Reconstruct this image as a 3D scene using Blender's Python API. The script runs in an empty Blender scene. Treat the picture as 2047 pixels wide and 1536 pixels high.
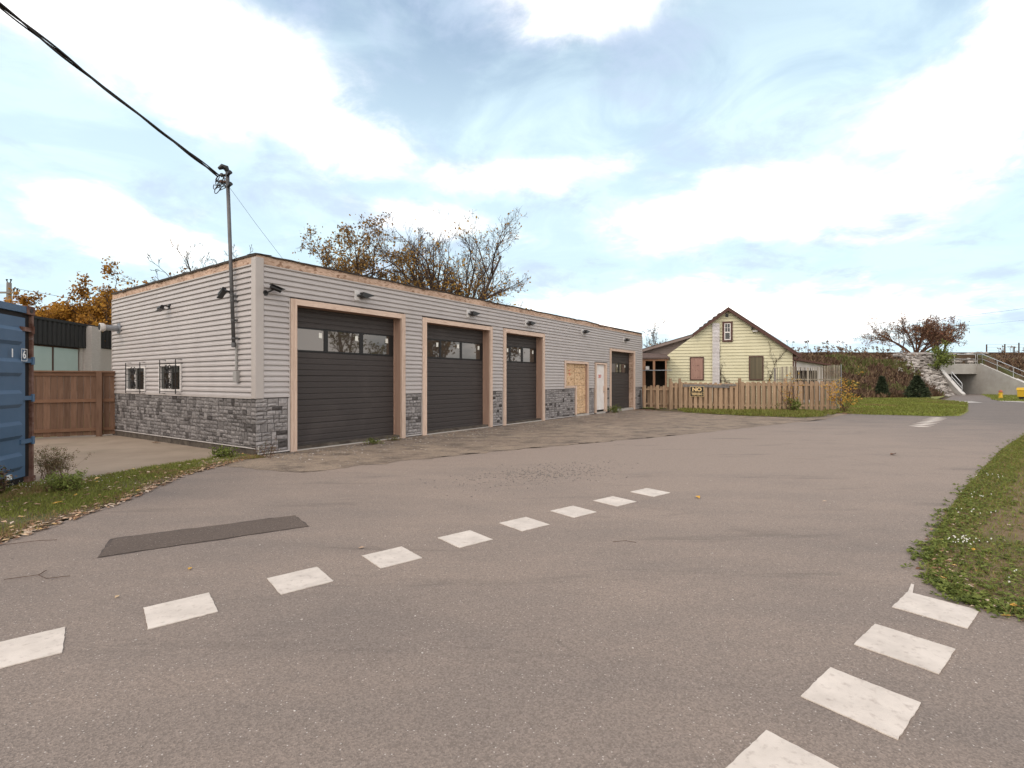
import bpy, math, random
from mathutils import Vector, Matrix, noise as mnoise

sc = bpy.context.scene
R = math.radians
PI = math.pi

# ------------------------------------------------------------------ camera
cam = bpy.data.cameras.new('camera')
cam.sensor_width = 36.0
cam.lens = 36.0 * 1010 / 2047
cam.shift_y = -8 / 2047
cam.clip_start = 0.05
cam.clip_end = 2000
camo = bpy.data.objects.new('camera', cam)
sc.collection.objects.link(camo)
camo.location = (0, 0, 1.5)
camo.rotation_euler = (R(90), 0, 0)
sc.camera = camo

# ------------------------------------------------------------------ sun and sky
SUN_AZ, SUN_EL = R(242), R(38)          # azimuth clockwise from +Y
sun_dir = Vector((math.sin(SUN_AZ) * math.cos(SUN_EL), math.cos(SUN_AZ) * math.cos(SUN_EL), math.sin(SUN_EL)))
sl = bpy.data.lights.new('sun', 'SUN')
sl.energy = 0.55
sl.angle = R(12)
sl.color = (1.0, 0.85, 0.70)
so = bpy.data.objects.new('sun', sl)
sc.collection.objects.link(so)
so.rotation_euler = sun_dir.to_track_quat('Z', 'Y').to_euler()

world = bpy.data.worlds.new('World')
sc.world = world
world.use_nodes = True
WN, WL = world.node_tree.nodes, world.node_tree.links
WN.clear()

def wmath(op, a, b=None, c=None):
    n = WN.new('ShaderNodeMath')
    n.operation = op
    for i, x in enumerate((a, b, c)):
        if x is None:
            continue
        if isinstance(x, (int, float)):
            n.inputs[i].default_value = x
        else:
            WL.new(x, n.inputs[i])
    return n.outputs[0]

def wsmooth(x, a, b):
    n = WN.new('ShaderNodeMapRange')
    n.interpolation_type = 'SMOOTHSTEP'
    WL.new(x, n.inputs['Value'])
    n.inputs['From Min'].default_value = a
    n.inputs['From Max'].default_value = b
    return n.outputs['Result']

def build_sky():
    tc = WN.new('ShaderNodeTexCoord')
    sep = WN.new('ShaderNodeSeparateXYZ')
    WL.new(tc.outputs['Generated'], sep.inputs[0])
    x, y, z = sep.outputs
    az = wmath('ARCTAN2', x, y)
    el = wmath('ARCSINE', z)
    den = wmath('ADD', wmath('ABSOLUTE', z), 0.22)
    comb = WN.new('ShaderNodeCombineXYZ')
    WL.new(wmath('DIVIDE', x, den), comb.inputs[0])
    WL.new(wmath('DIVIDE', y, den), comb.inputs[1])

    def nz(scale, detail, dist, off, rough=0.55):
        m = WN.new('ShaderNodeMapping')
        m.inputs['Location'].default_value = off
        WL.new(comb.outputs[0], m.inputs[0])
        n = WN.new('ShaderNodeTexNoise')
        n.inputs['Scale'].default_value = scale
        n.inputs['Detail'].default_value = detail
        n.inputs['Roughness'].default_value = rough
        n.inputs['Distortion'].default_value = dist
        WL.new(m.outputs[0], n.inputs['Vector'])
        return n.outputs['Fac']
    n1 = nz(1.5, 9, 0.25, (3.1, 1.7, 0), 0.6)
    n2 = nz(0.8, 6, 0.4, (7.4, 2.2, 0))
    n3 = nz(2.6, 8, 0.8, (0.4, 9.2, 0))
    # bright cumulus banks: (azimuth, elevation, half width, half height, tilt) in degrees
    banks = [(-30, 28.5, 19, 5.2, -10), (-20, 25.0, 12, 4.0, -14), (-45, 30, 8, 5, 0), (12, 37.5, 16, 4.2, 2), (41.5, 21.5, 8, 5.0, 8), (45.5, 28, 5, 4, 35),
             (27.5, 16.8, 16, 4.2, -2), (1.0, 22.2, 13, 2.4, 3), (20, 7.5, 24, 3.6, 0), (-36, 13.0, 10, 3.0, -8),
             (32, 6, 12, 2.6, 0), (-9, 17.5, 9, 2.2, -6)]
    tot = None
    for a0, e0, ra, re, tilt in banks:
        c, s = math.cos(R(tilt)), math.sin(R(tilt))
        da = wmath('SUBTRACT', az, R(a0))
        de = wmath('SUBTRACT', el, R(e0))
        p = wmath('DIVIDE', wmath('ADD', wmath('MULTIPLY', da, c), wmath('MULTIPLY', de, s)), R(ra))
        q = wmath('DIVIDE', wmath('SUBTRACT', wmath('MULTIPLY', de, c), wmath('MULTIPLY', da, s)), R(re))
        d = wmath('SUBTRACT', 1.0, wmath('SQRT', wmath('ADD', wmath('MULTIPLY', p, p), wmath('MULTIPLY', q, q))))
        tot = d if tot is None else wmath('MAXIMUM', tot, d)
    tot = wmath('MAXIMUM', tot, -1.2)
    n4 = nz(4.2, 10, 0.5, (5.5, 0.3, 0), 0.62)
    nn = wmath('ADD', wmath('MULTIPLY', wmath('SUBTRACT', n1, 0.5), 2.3), wmath('MULTIPLY', wmath('SUBTRACT', n4, 0.5), 1.5))
    m1 = wmath('ADD', tot, nn)
    cloud_a = wmath('POWER', wsmooth(m1, -0.35, 1.05), 2.0)
    cloud_unseen = wsmooth(n2, 0.38, 0.60)  # unseen clouds beside and behind the camera, thickened to brighten the garage front
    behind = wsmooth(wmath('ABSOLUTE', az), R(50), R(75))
    cloud = wmath('MAXIMUM', cloud_a, wmath('MULTIPLY', cloud_unseen, behind))
    thin = wsmooth(n3, 0.40, 0.70)

    sky = WN.new('ShaderNodeTexSky')
    sky.sky_type = 'NISHITA'
    sky.sun_disc = False
    sky.sun_elevation = SUN_EL
    sky.sun_rotation = SUN_AZ
    sky.air_density = 1.0
    sky.dust_density = 1.2
    sky.ozone_density = 2.0

    def bg(col, strength):
        b = WN.new('ShaderNodeBackground')
        if isinstance(col, tuple):
            b.inputs[0].default_value = (*col, 1)
        else:
            WL.new(col, b.inputs[0])
        b.inputs[1].default_value = strength
        return b.outputs[0]

    def mix(f, a, b):
        m = WN.new('ShaderNodeMixShader')
        WL.new(f, m.inputs[0])
        WL.new(a, m.inputs[1])
        WL.new(b, m.inputs[2])
        return m.outputs[0]
    clear = bg(sky.outputs[0], 0.15)
    veil = bg((0.68, 0.86, 0.94), 0.97)
    lav = bg((0.56, 0.67, 0.86), 0.90)
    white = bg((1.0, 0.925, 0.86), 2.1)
    vf = wmath('SUBTRACT', 1.0, wsmooth(el, R(17), R(48)))
    vf = wmath('ADD', wmath('MULTIPLY', vf, 0.80), wmath('MULTIPLY', thin, 0.36))
    vf = wmath('MINIMUM', vf, 0.98)
    a = mix(vf, clear, veil)
    streak = wmath('MULTIPLY', wsmooth(nz(2.9, 9, 0.35, (12.0, 4.4, 0), 0.62), 0.47, 0.68), 0.72)
    a = mix(streak, a, lav)
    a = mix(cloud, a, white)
    out = WN.new('ShaderNodeOutputWorld')
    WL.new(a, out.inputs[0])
build_sky()

sc.view_settings.view_transform = 'Standard'
sc.view_settings.look = 'None'
sc.view_settings.exposure = 0.34
sc.view_settings.gamma = 1.0
sc.view_settings.use_curve_mapping = False
sc.cycles.max_bounces = 6
sc.cycles.diffuse_bounces = 3
sc.cycles.glossy_bounces = 3
sc.cycles.transparent_max_bounces = 4

# ------------------------------------------------------------------ helpers
COL = sc.collection

class MB:
    """collects faces; build() links them as one mesh object"""
    def __init__(s):
        s.v, s.f, s.t = [], [], []
    def quad(s, a, b, c, d, tone=0.5):
        n = len(s.v)
        s.v += [a, b, c, d]
        s.f.append((n, n + 1, n + 2, n + 3))
        s.t.append(tone)
    def tri(s, a, b, c, tone=0.5):
        n = len(s.v)
        s.v += [a, b, c]
        s.f.append((n, n + 1, n + 2))
        s.t.append(tone)
    def box(s, x0, x1, y0, y1, z0, z1, tone=0.5, M=None):
        n = len(s.v)
        pts = [(x0, y0, z0), (x1, y0, z0), (x1, y1, z0), (x0, y1, z0), (x0, y0, z1), (x1, y0, z1), (x1, y1, z1), (x0, y1, z1)]
        if M is not None:
            pts = [tuple(M @ Vector(p)) for p in pts]
        s.v += pts
        for q in ((3, 2, 1, 0), (4, 5, 6, 7), (0, 1, 5, 4), (1, 2, 6, 5), (2, 3, 7, 6), (3, 0, 4, 7)):
            s.f.append(tuple(n + i for i in q))
            s.t.append(tone)
        return s
    def beam(s, a, b, w, h, up=(0, 0, 1), tone=0.5):
        a, b = Vector(a), Vector(b)
        d = (b - a)
        L = d.length
        d.normalize()
        up = Vector(up)
        sd = d.cross(up)
        if sd.length < 1e-4:
            sd = d.cross(Vector((1, 0, 0)))
        sd.normalize()
        u2 = sd.cross(d)
        M = Matrix((d, sd, u2)).transposed().to_4x4()
        M.translation = a
        return s.box(0, L, -w / 2, w / 2, -h / 2, h / 2, tone, M)
    def tube(s, pts, rad, sides=6, tone=0.5, cap=True):
        pts = [Vector(p) for p in pts]
        if isinstance(rad, (int, float)):
            rad = [rad] * len(pts)
        ref = None
        base = len(s.v)
        for i, p in enumerate(pts):
            d = (pts[min(i + 1, len(pts) - 1)] - pts[max(i - 1, 0)])
            if d.length < 1e-9:
                d = Vector((0, 0, 1))
            d.normalize()
            if ref is None:
                ref = d.cross(Vector((0.31, 0.77, 0.55)))
                if ref.length < 0.05:
                    ref = d.cross(Vector((1, 0, 0)))
            ref = (ref - d * ref.dot(d)).normalized()
            o = d.cross(ref)
            for k in range(sides):
                a = 2 * PI * k / sides
                s.v.append(tuple(p + (ref * math.cos(a) + o * math.sin(a)) * rad[i]))
        for i in range(len(pts) - 1):
            for k in range(sides):
                k2 = (k + 1) % sides
                s.f.append((base + i * sides + k, base + i * sides + k2, base + (i + 1) * sides + k2, base + (i + 1) * sides + k))
                s.t.append(tone)
        if cap:
            s.f.append(tuple(base + k for k in reversed(range(sides))))
            s.t.append(tone)
            e = base + (len(pts) - 1) * sides
            s.f.append(tuple(e + k for k in range(sides)))
            s.t.append(tone)
        return s
    def prism(s, poly, f0, f1, tone=0.5):
        """poly: 2-D points; f0, f1 map them to the two faces"""
        n = len(s.v)
        k = len(poly)
        s.v += [f0(p) for p in poly] + [f1(p) for p in poly]
        s.f.append(tuple(range(n, n + k)))
        s.t.append(tone)
        s.f.append(tuple(reversed(range(n + k, n + 2 * k))))
        s.t.append(tone)
        for i in range(k):
            j = (i + 1) % k
            s.f.append((n + i, n + k + i, n + k + j, n + j))
            s.t.append(tone)
        return s
    def blob(s, c, r, rng, squash=0.7, tone=0.5):
        """a rough stone: jittered octahedron split once"""
        g = [(1, 0, 0), (-1, 0, 0), (0, 1, 0), (0, -1, 0), (0, 0, 1), (0, 0, -1)]
        fs = [(0, 2, 4), (2, 1, 4), (1, 3, 4), (3, 0, 4), (2, 0, 5), (1, 2, 5), (3, 1, 5), (0, 3, 5)]
        vv = [Vector(q) for q in g]
        mid, out = {}, []
        def m(a, b):
            k = (min(a, b), max(a, b))
            if k not in mid:
                mid[k] = len(vv)
                vv.append(((vv[a] + vv[b]) / 2).normalized())
            return mid[k]
        for a, b, cc in fs:
            ab, bc, ca = m(a, b), m(b, cc), m(cc, a)
            out += [(a, ab, ca), (ab, b, bc), (ca, bc, cc), (ab, bc, ca)]
        n = len(s.v)
        sx, sy = rng.uniform(0.8, 1.25), rng.uniform(0.8, 1.25)
        ca, sa = math.cos(rng.random() * 6.3), math.sin(rng.random() * 6.3)
        for q in vv:
            q = q * r * rng.uniform(0.8, 1.15)
            X, Y = q.x * sx, q.y * sy
            s.v.append((c[0] + X * ca - Y * sa, c[1] + X * sa + Y * ca, c[2] + q.z * squash))
        for q in out:
            s.f.append(tuple(n + i for i in q))
            s.t.append(tone)
    def mesh(s, name, smooth=False):
        me = bpy.data.meshes.new(name)
        me.from_pydata(s.v, [], s.f)
        at = me.attributes.new('tone', 'FLOAT', 'FACE')
        at.data.foreach_set('value', s.t)
        if smooth:
            me.polygons.foreach_set('use_smooth', [True] * len(me.polygons))
        me.update()
        return me
    def build(s, name, mat, parent=None, smooth=False, bevel=0):
        o = bpy.data.objects.new(name, s.mesh(name, smooth))
        o.data.materials.append(mat)
        COL.objects.link(o)
        if parent is not None:
            o.parent = parent
        if bevel:
            b = o.modifiers.new('bevel', 'BEVEL')
            b.width = bevel
            b.segments = 1
            b.limit_method = 'ANGLE'
        return o

def tag(o, label=None, cat=None, group=None, kind=None):
    for k, x in (('label', label), ('category', cat), ('group', group), ('kind', kind)):
        if x:
            o[k] = x
    return o

def thing(name, label, cat, loc=(0, 0, 0), rz=0, group=None):
    o = bpy.data.objects.new(name, None)
    o.empty_display_size = 0.2
    COL.objects.link(o)
    o.location = loc
    o.rotation_euler = (0, 0, rz)
    return tag(o, label, cat, group)

def boxpart(name, mat, parent, *b, bevel=0):
    return MB().box(*b).build(name, mat, parent, bevel=bevel)

def text_mesh(body, size, extrude, name, mat, parent, M, align='CENTER', xs=1.0, off=0.0):
    cu = bpy.data.curves.new(name, 'FONT')
    cu.body = body
    cu.size = size
    cu.extrude = extrude
    cu.align_x = align
    cu.align_y = 'CENTER'
    cu.offset = off
    to = bpy.data.objects.new('tmp', cu)
    COL.objects.link(to)
    dg = bpy.context.evaluated_depsgraph_get()
    me = bpy.data.meshes.new_from_object(to.evaluated_get(dg))
    bpy.data.objects.remove(to)
    me.transform(M @ Matrix.Diagonal((xs, 1, 1, 1)))
    me.materials.clear()
    me.materials.append(mat)
    o = bpy.data.objects.new(name, me)
    COL.objects.link(o)
    if parent is not None:
        o.parent = parent
    return o

# ------------------------------------------------------------------ materials
def mat(name, c1, c2=None, rough=0.8, scale=4.0, detail=6, stretch=(1, 1, 1), bump=0.0, bscale=None, objvar=0.0, tone=None,
        spec=0.3, metal=0.0, c3=None, s3=1.0, t3=(0.55, 0.7), ior=None, coat=0, thr=(0.35, 0.65)):
    m = bpy.data.materials.new(name)
    m.use_nodes = True
    N, L = m.node_tree.nodes, m.node_tree.links
    b = N['Principled BSDF']
    b.inputs['Roughness'].default_value = rough
    b.inputs['Specular IOR Level'].default_value = spec
    b.inputs['Metallic'].default_value = metal
    if ior:
        b.inputs['IOR'].default_value = ior
    if coat:
        b.inputs['Coat Weight'].default_value = coat
    tc = N.new('ShaderNodeTexCoord')
    mp = N.new('ShaderNodeMapping')
    mp.inputs['Scale'].default_value = stretch
    L.new(tc.outputs['Object'], mp.inputs[0])
    def noise(sc_, det=6, off=0.0):
        n = N.new('ShaderNodeTexNoise')
        n.inputs['Scale'].default_value = sc_
        n.inputs['Detail'].default_value = det
        n.inputs['Roughness'].default_value = 0.6
        L.new(mp.outputs[0], n.inputs['Vector'])
        return n.outputs['Fac']
    def ramp(fac, a, bb):
        r = N.new('ShaderNodeMapRange')
        r.inputs['From Min'].default_value = a
        r.inputs['From Max'].default_value = bb
        L.new(fac, r.inputs['Value'])
        return r.outputs['Result']
    def mixc(fac, a, bb):
        x = N.new('ShaderNodeMix')
        x.data_type = 'RGBA'
        L.new(fac, x.inputs['Factor'])
        for i, q in ((6, a), (7, bb)):
            if isinstance(q, tuple):
                x.inputs[i].default_value = (*q, 1)
            else:
                L.new(q, x.inputs[i])
        return x.outputs[2]
    col = c1
    if c2 is not None:
        col = mixc(ramp(noise(scale, detail), *thr), c1, c2)
    if tone:
        at = N.new('ShaderNodeAttribute')
        at.attribute_name = 'tone'
        cr = N.new('ShaderNodeValToRGB')
        cr.color_ramp.elements.remove(cr.color_ramp.elements[1])
        for i, (p, c) in enumerate(tone):
            e = cr.color_ramp.elements[0] if i == 0 else cr.color_ramp.elements.new(p)
            e.position = p
            e.color = (*c, 1)
        L.new(at.outputs['Fac'], cr.inputs[0])
        if c2 is not None:
            x = N.new('ShaderNodeMix')
            x.data_type = 'RGBA'
            x.blend_type = 'MULTIPLY'
            x.inputs['Factor'].default_value = 1
            L.new(cr.outputs[0], x.inputs[6])
            L.new(col, x.inputs[7])
            col = x.outputs[2]
        else:
            col = cr.outputs[0]
    if c3 is not None:
        col = mixc(ramp(noise(s3, 5), *t3), col, c3)
    if objvar:
        oi = N.new('ShaderNodeObjectInfo')
        hs = N.new('ShaderNodeHueSaturation')
        r = N.new('ShaderNodeMapRange')
        r.inputs['To Min'].default_value = 1 - objvar
        r.inputs['To Max'].default_value = 1 + objvar
        L.new(oi.outputs['Random'], r.inputs['Value'])
        L.new(r.outputs['Result'], hs.inputs['Value'])
        if isinstance(col, tuple):
            hs.inputs['Color'].default_value = (*col, 1)
        else:
            L.new(col, hs.inputs['Color'])
        col = hs.outputs[0]
    if isinstance(col, tuple):
        b.inputs['Base Color'].default_value = (*col, 1)
    else:
        L.new(col, b.inputs['Base Color'])
    if bump:
        bn = N.new('ShaderNodeBump')
        bn.inputs['Strength'].default_value = bump
        bn.inputs['Distance'].default_value = 0.01
        L.new(noise(bscale or scale * 3, 8), bn.inputs['Height'])
        L.new(bn.outputs[0], b.inputs['Normal'])
    return m

def foliage(name, ramp_, trans=0.35):
    m = mat(name, (0.1, 0.1, 0.1), tone=ramp_, rough=0.7, spec=0.2)
    N, L = m.node_tree.nodes, m.node_tree.links
    b = N['Principled BSDF']
    src = b.inputs['Base Color'].links[0].from_socket
    t = N.new('ShaderNodeBsdfTranslucent')
    L.new(src, t.inputs[0])
    mx = N.new('ShaderNodeMixShader')
    mx.inputs[0].default_value = trans
    L.new(b.outputs[0], mx.inputs[1])
    L.new(t.outputs[0], mx.inputs[2])
    L.new(mx.outputs[0], N['Material Output'].inputs[0])
    return m

def asphalt_mat(name, dark, light, speck, patch=None, spk=0.62, bumpd=0.003, dust=None):
    m = bpy.data.materials.new(name)
    m.use_nodes = True
    N, L = m.node_tree.nodes, m.node_tree.links
    b = N['Principled BSDF']
    b.inputs['Roughness'].default_value = 0.85
    b.inputs['Specular IOR Level'].default_value = 0.3
    tc = N.new('ShaderNodeTexCoord')
    def noise(s, d, stretch=None, rough=0.6, dist=0.0):
        n = N.new('ShaderNodeTexNoise')
        n.inputs['Scale'].default_value = s
        n.inputs['Detail'].default_value = d
        n.inputs['Roughness'].default_value = rough
        n.inputs['Distortion'].default_value = dist
        if stretch:
            mp = N.new('ShaderNodeMapping')
            mp.inputs['Scale'].default_value = stretch
            mp.inputs['Rotation'].default_value = (0, 0, R(-42))
            L.new(tc.outputs['Object'], mp.inputs[0])
            L.new(mp.outputs[0], n.inputs['Vector'])
        else:
            L.new(tc.outputs['Object'], n.inputs['Vector'])
        return n.outputs['Fac']
    def rng_(f, a, c, lo=0.0, hi=1.0):
        r = N.new('ShaderNodeMapRange')
        r.inputs['From Min'].default_value = a
        r.inputs['From Max'].default_value = c
        r.inputs['To Min'].default_value = lo
        r.inputs['To Max'].default_value = hi
        L.new(f, r.inputs['Value'])
        return r.outputs['Result']
    def mixc(f, a, c, blend='MIX', fac=None):
        x = N.new('ShaderNodeMix')
        x.data_type = 'RGBA'
        x.blend_type = blend
        if fac is not None:
            x.inputs['Factor'].default_value = fac
        else:
            L.new(f, x.inputs['Factor'])
        for i, q in ((6, a), (7, c)):
            if isinstance(q, tuple):
                x.inputs[i].default_value = (*q, 1)
            else:
                L.new(q, x.inputs[i])
        return x.outputs[2]
    big = noise(0.35, 5)
    col = mixc(rng_(big, 0.3, 0.7), dark, light)
    if dust:
        gr = N.new('ShaderNodeTexGradient')
        gr.gradient_type = 'SPHERICAL'
        mp2 = N.new('ShaderNodeMapping')
        mp2.inputs['Location'].default_value = (-0.17, -0.75, 0)
        mp2.inputs['Scale'].default_value = (0.055, 0.062, 0.0)
        L.new(tc.outputs['Object'], mp2.inputs[0])
        L.new(mp2.outputs[0], gr.inputs[0])
        ds = N.new('ShaderNodeMath')
        ds.operation = 'ADD'
        L.new(gr.outputs['Fac'], ds.inputs[0])
        L.new(rng_(noise(0.9, 6, (0.6, 1.5, 1)), 0.3, 0.7, -0.22, 0.22), ds.inputs[1])
        col = mixc(rng_(ds.outputs[0], 0.05, 0.75), col, dust)
        # hairline cracks
        vc = N.new('ShaderNodeTexVoronoi')
        vc.feature = 'DISTANCE_TO_EDGE'
        vc.inputs['Scale'].default_value = 0.33
        wv = N.new('ShaderNodeMix')
        wv.data_type = 'VECTOR'
        wv.inputs['Factor'].default_value = 0.25
        nv = N.new('ShaderNodeTexNoise')
        nv.inputs['Scale'].default_value = 1.6
        nv.inputs['Detail'].default_value = 6
        L.new(tc.outputs['Object'], nv.inputs['Vector'])
        L.new(tc.outputs['Object'], wv.inputs[4])
        L.new(nv.outputs['Color'], wv.inputs[5])
        L.new(wv.outputs[1], vc.inputs['Vector'])
        ck = N.new('ShaderNodeMath')
        ck.operation = 'MULTIPLY'
        L.new(rng_(vc.outputs['Distance'], 0.0, 0.0035, 0.7, 0.0), ck.inputs[0])
        L.new(rng_(noise(0.5, 3), 0.60, 0.68, 0.0, 0.7), ck.inputs[1])
        col = mixc(ck.outputs[0], col, tuple(c * 0.4 for c in dark))
    if patch:
        col = mixc(rng_(noise(1.3, 10, (1.2, 1.6, 1), 0.72), 0.47, 0.62), col, patch)
        col = mixc(rng_(noise(6.0, 8, None, 0.75), 0.5, 0.66), col, tuple(c * 0.62 for c in light))
    # aggregate: tiny light and dark stones in the binder
    vo = N.new('ShaderNodeTexVoronoi')
    vo.inputs['Scale'].default_value = 135
    L.new(tc.outputs['Object'], vo.inputs['Vector'])
    sp = N.new('ShaderNodeSeparateColor')
    L.new(vo.outputs['Color'], sp.inputs[0])
    g = rng_(sp.outputs[0], 0, 1, 0.76, 1.24)
    gc = N.new('ShaderNodeCombineColor')
    for i in range(3):
        L.new(g, gc.inputs[i])
    col = mixc(None, col, gc.outputs[0], 'MULTIPLY', 1.0)
    fine = noise(60, 4, None, 0.7)
    fg = rng_(fine, 0.25, 0.75, 0.86, 1.14)
    fc = N.new('ShaderNodeCombineColor')
    for i in range(3):
        L.new(fg, fc.inputs[i])
    col = mixc(None, col, fc.outputs[0], 'MULTIPLY', 1.0)
    vb = N.new('ShaderNodeTexVoronoi')
    vb.inputs['Scale'].default_value = 80
    L.new(tc.outputs['Object'], vb.inputs['Vector'])
    sb = N.new('ShaderNodeSeparateColor')
    L.new(vb.outputs['Color'], sb.inputs[0])
    near = N.new('ShaderNodeMath')
    near.operation = 'LESS_THAN'
    near.inputs[1].default_value = 0.28
    L.new(vb.outputs['Distance'], near.inputs[0])
    pick = N.new('ShaderNodeMath')
    pick.operation = 'GREATER_THAN'
    pick.inputs[1].default_value = spk
    L.new(sb.outputs[1], pick.inputs[0])
    both = N.new('ShaderNodeMath')
    both.operation = 'MULTIPLY'
    L.new(near.outputs[0], both.inputs[0])
    L.new(pick.outputs[0], both.inputs[1])
    col = mixc(both.outputs[0], col, speck)
    # faint oil marks and tyre scuffs
    col = mixc(rng_(noise(1.1, 6, (0.35, 1.8, 1), 0.7, 0.6), 0.58, 0.78, 0, 0.62), col, tuple(c * 0.5 for c in dark))
    L.new(col, b.inputs['Base Color'])
    bn = N.new('ShaderNodeBump')
    bn.inputs['Strength'].default_value = 0.6
    bn.inputs['Distance'].default_value = bumpd
    L.new(vo.outputs['Distance'], bn.inputs['Height'])
    L.new(bn.outputs[0], b.inputs['Normal'])
    return m

def osb_mat(name, c1, c2, c3, axis='XZ'):
    m = bpy.data.materials.new(name)
    m.use_nodes = True
    N, L = m.node_tree.nodes, m.node_tree.links
    b = N['Principled BSDF']
    b.inputs['Roughness'].default_value = 0.75
    b.inputs['Specular IOR Level'].default_value = 0.2
    tc = N.new('ShaderNodeTexCoord')
    nz = N.new('ShaderNodeTexNoise')
    nz.inputs['Scale'].default_value = 3
    L.new(tc.outputs['Object'], nz.inputs['Vector'])
    ad = N.new('ShaderNodeMix')
    ad.data_type = 'VECTOR'
    ad.inputs['Factor'].default_value = 0.12
    L.new(tc.outputs['Object'], ad.inputs[4])
    L.new(nz.outputs['Color'], ad.inputs[5])
    mp = N.new('ShaderNodeMapping')
    mp.inputs['Scale'].default_value = (14, 14, 38)
    mp.inputs['Rotation'].default_value = (0.5, 0.6, 0.3)
    L.new(ad.outputs[1], mp.inputs[0])
    vo = N.new('ShaderNodeTexVoronoi')
    vo.inputs['Scale'].default_value = 1.0
    L.new(mp.outputs[0], vo.inputs['Vector'])
    sp = N.new('ShaderNodeSeparateColor')
    L.new(vo.outputs['Color'], sp.inputs[0])
    cr = N.new('ShaderNodeValToRGB')
    cr.color_ramp.elements[0].color = (*c3, 1)
    cr.color_ramp.elements[1].color = (*c2, 1)
    e = cr.color_ramp.elements.new(0.18)
    e.color = (*c1, 1)
    L.new(sp.outputs[0], cr.inputs[0])
    n2 = N.new('ShaderNodeTexNoise')
    n2.inputs['Scale'].default_value = 1.7
    n2.inputs['Detail'].default_value = 5
    L.new(tc.outputs['Object'], n2.inputs['Vector'])
    mr = N.new('ShaderNodeMapRange')
    mr.inputs['From Min'].default_value = 0.3
    mr.inputs['From Max'].default_value = 0.7
    mr.inputs['To Min'].default_value = 0.8
    mr.inputs['To Max'].default_value = 1.12
    L.new(n2.outputs['Fac'], mr.inputs['Value'])
    hs = N.new('ShaderNodeHueSaturation')
    L.new(cr.outputs[0], hs.inputs['Color'])
    L.new(mr.outputs['Result'], hs.inputs['Value'])
    L.new(hs.outputs[0], b.inputs['Base Color'])
    return m

M = {}
M['vinyl'] = mat('vinyl_siding', (0.385, 0.347, 0.333), (0.42, 0.38, 0.363), rough=0.45, scale=1.5, objvar=0.03, spec=0.4,
                 c3=(0.32, 0.283, 0.262), s3=0.9, t3=(0.56, 0.85))
M['trim'] = mat('vinyl_trim', (0.38, 0.337, 0.312), (0.415, 0.37, 0.343), rough=0.5, scale=2)
M['sheathing'] = mat('sheathing', (0.10, 0.09, 0.085), rough=0.9)
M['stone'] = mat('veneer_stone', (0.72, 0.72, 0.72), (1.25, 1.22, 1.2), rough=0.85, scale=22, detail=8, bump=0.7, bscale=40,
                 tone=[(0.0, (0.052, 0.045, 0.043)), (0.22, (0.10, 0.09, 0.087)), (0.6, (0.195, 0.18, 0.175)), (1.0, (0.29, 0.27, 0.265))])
M['joint'] = mat('stone_joint', (0.030, 0.028, 0.028), rough=0.95)
M['foundation'] = mat('foundation', (0.045, 0.035, 0.028), (0.11, 0.09, 0.072), rough=0.9, scale=5, bump=0.4)
M['alu'] = mat('drip_edge', (0.50, 0.46, 0.44), rough=0.45, spec=0.5)
M['osb'] = osb_mat('osb', (0.40, 0.265, 0.19), (0.56, 0.40, 0.305), (0.22, 0.125, 0.08))
M['osb_gold'] = osb_mat('osb_fresh', (0.50, 0.325, 0.185), (0.65, 0.46, 0.295), (0.27, 0.155, 0.08))
M['lumber'] = mat('lumber', (0.60, 0.455, 0.365), (0.48, 0.345, 0.265), rough=0.75, scale=3.0, stretch=(14, 14, 1.2), objvar=0.12,
                  c3=(0.20, 0.10, 0.06), s3=3.5, t3=(0.63, 0.74))
M['lumber_h'] = mat('lumber_header', (0.62, 0.475, 0.385), (0.50, 0.36, 0.28), rough=0.75, scale=3.0, stretch=(1.2, 14, 14), objvar=0.1,
                    c3=(0.20, 0.10, 0.06), s3=3.5, t3=(0.60, 0.74))
M['jamb'] = mat('jamb_ply', (0.36, 0.235, 0.175), (0.30, 0.19, 0.14), rough=0.75, scale=2.5, stretch=(8, 8, 0.8), objvar=0.05,
                c3=(0.14, 0.06, 0.03), s3=9, t3=(0.70, 0.76))
M['roofing'] = mat('roof_membrane', (0.035, 0.028, 0.024), (0.06, 0.045, 0.035), rough=0.9, scale=4)
M['door'] = mat('door_steel', (0.040, 0.032, 0.030), (0.047, 0.038, 0.035), rough=0.6, scale=60, bump=0.45, bscale=220, spec=0.35,
                c3=(0.062, 0.050, 0.046), s3=1.2, t3=(0.55, 0.8))
M['door_black'] = mat('door_frame_black', (0.012, 0.011, 0.011), rough=0.5)
M['glass'] = mat('door_glass', (0.055, 0.043, 0.034), rough=0.02, spec=0.5, ior=1.75)
M['glass2'] = mat('window_glass', (0.022, 0.024, 0.022), rough=0.05, spec=0.5, ior=1.5)
M['glass_pale'] = mat('frosted_glass', (0.42, 0.50, 0.47), (0.37, 0.45, 0.42), rough=0.12, scale=0.8, spec=0.5)
M['white'] = mat('white_paint', (0.72, 0.68, 0.65), (0.62, 0.57, 0.54), rough=0.5, scale=3, objvar=0.02)
M['sticker'] = mat('paper_sticker', (0.70, 0.68, 0.62), rough=0.6)
M['red'] = mat('red_number', (0.50, 0.05, 0.03), rough=0.5)
M['iron'] = mat('black_iron', (0.012, 0.010, 0.010), rough=0.5)
M['black'] = mat('black_plastic', (0.010, 0.009, 0.009), rough=0.4, spec=0.4)
M['galv'] = mat('galvanised', (0.30, 0.31, 0.33), (0.22, 0.23, 0.25), rough=0.42, metal=0.6, scale=6)
M['galv_dark'] = mat('conduit_grey', (0.12, 0.115, 0.115), (0.085, 0.082, 0.084), rough=0.5, metal=0.3, scale=5)
M['pvc'] = mat('pvc_grey', (0.30, 0.285, 0.27), rough=0.5)
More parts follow.
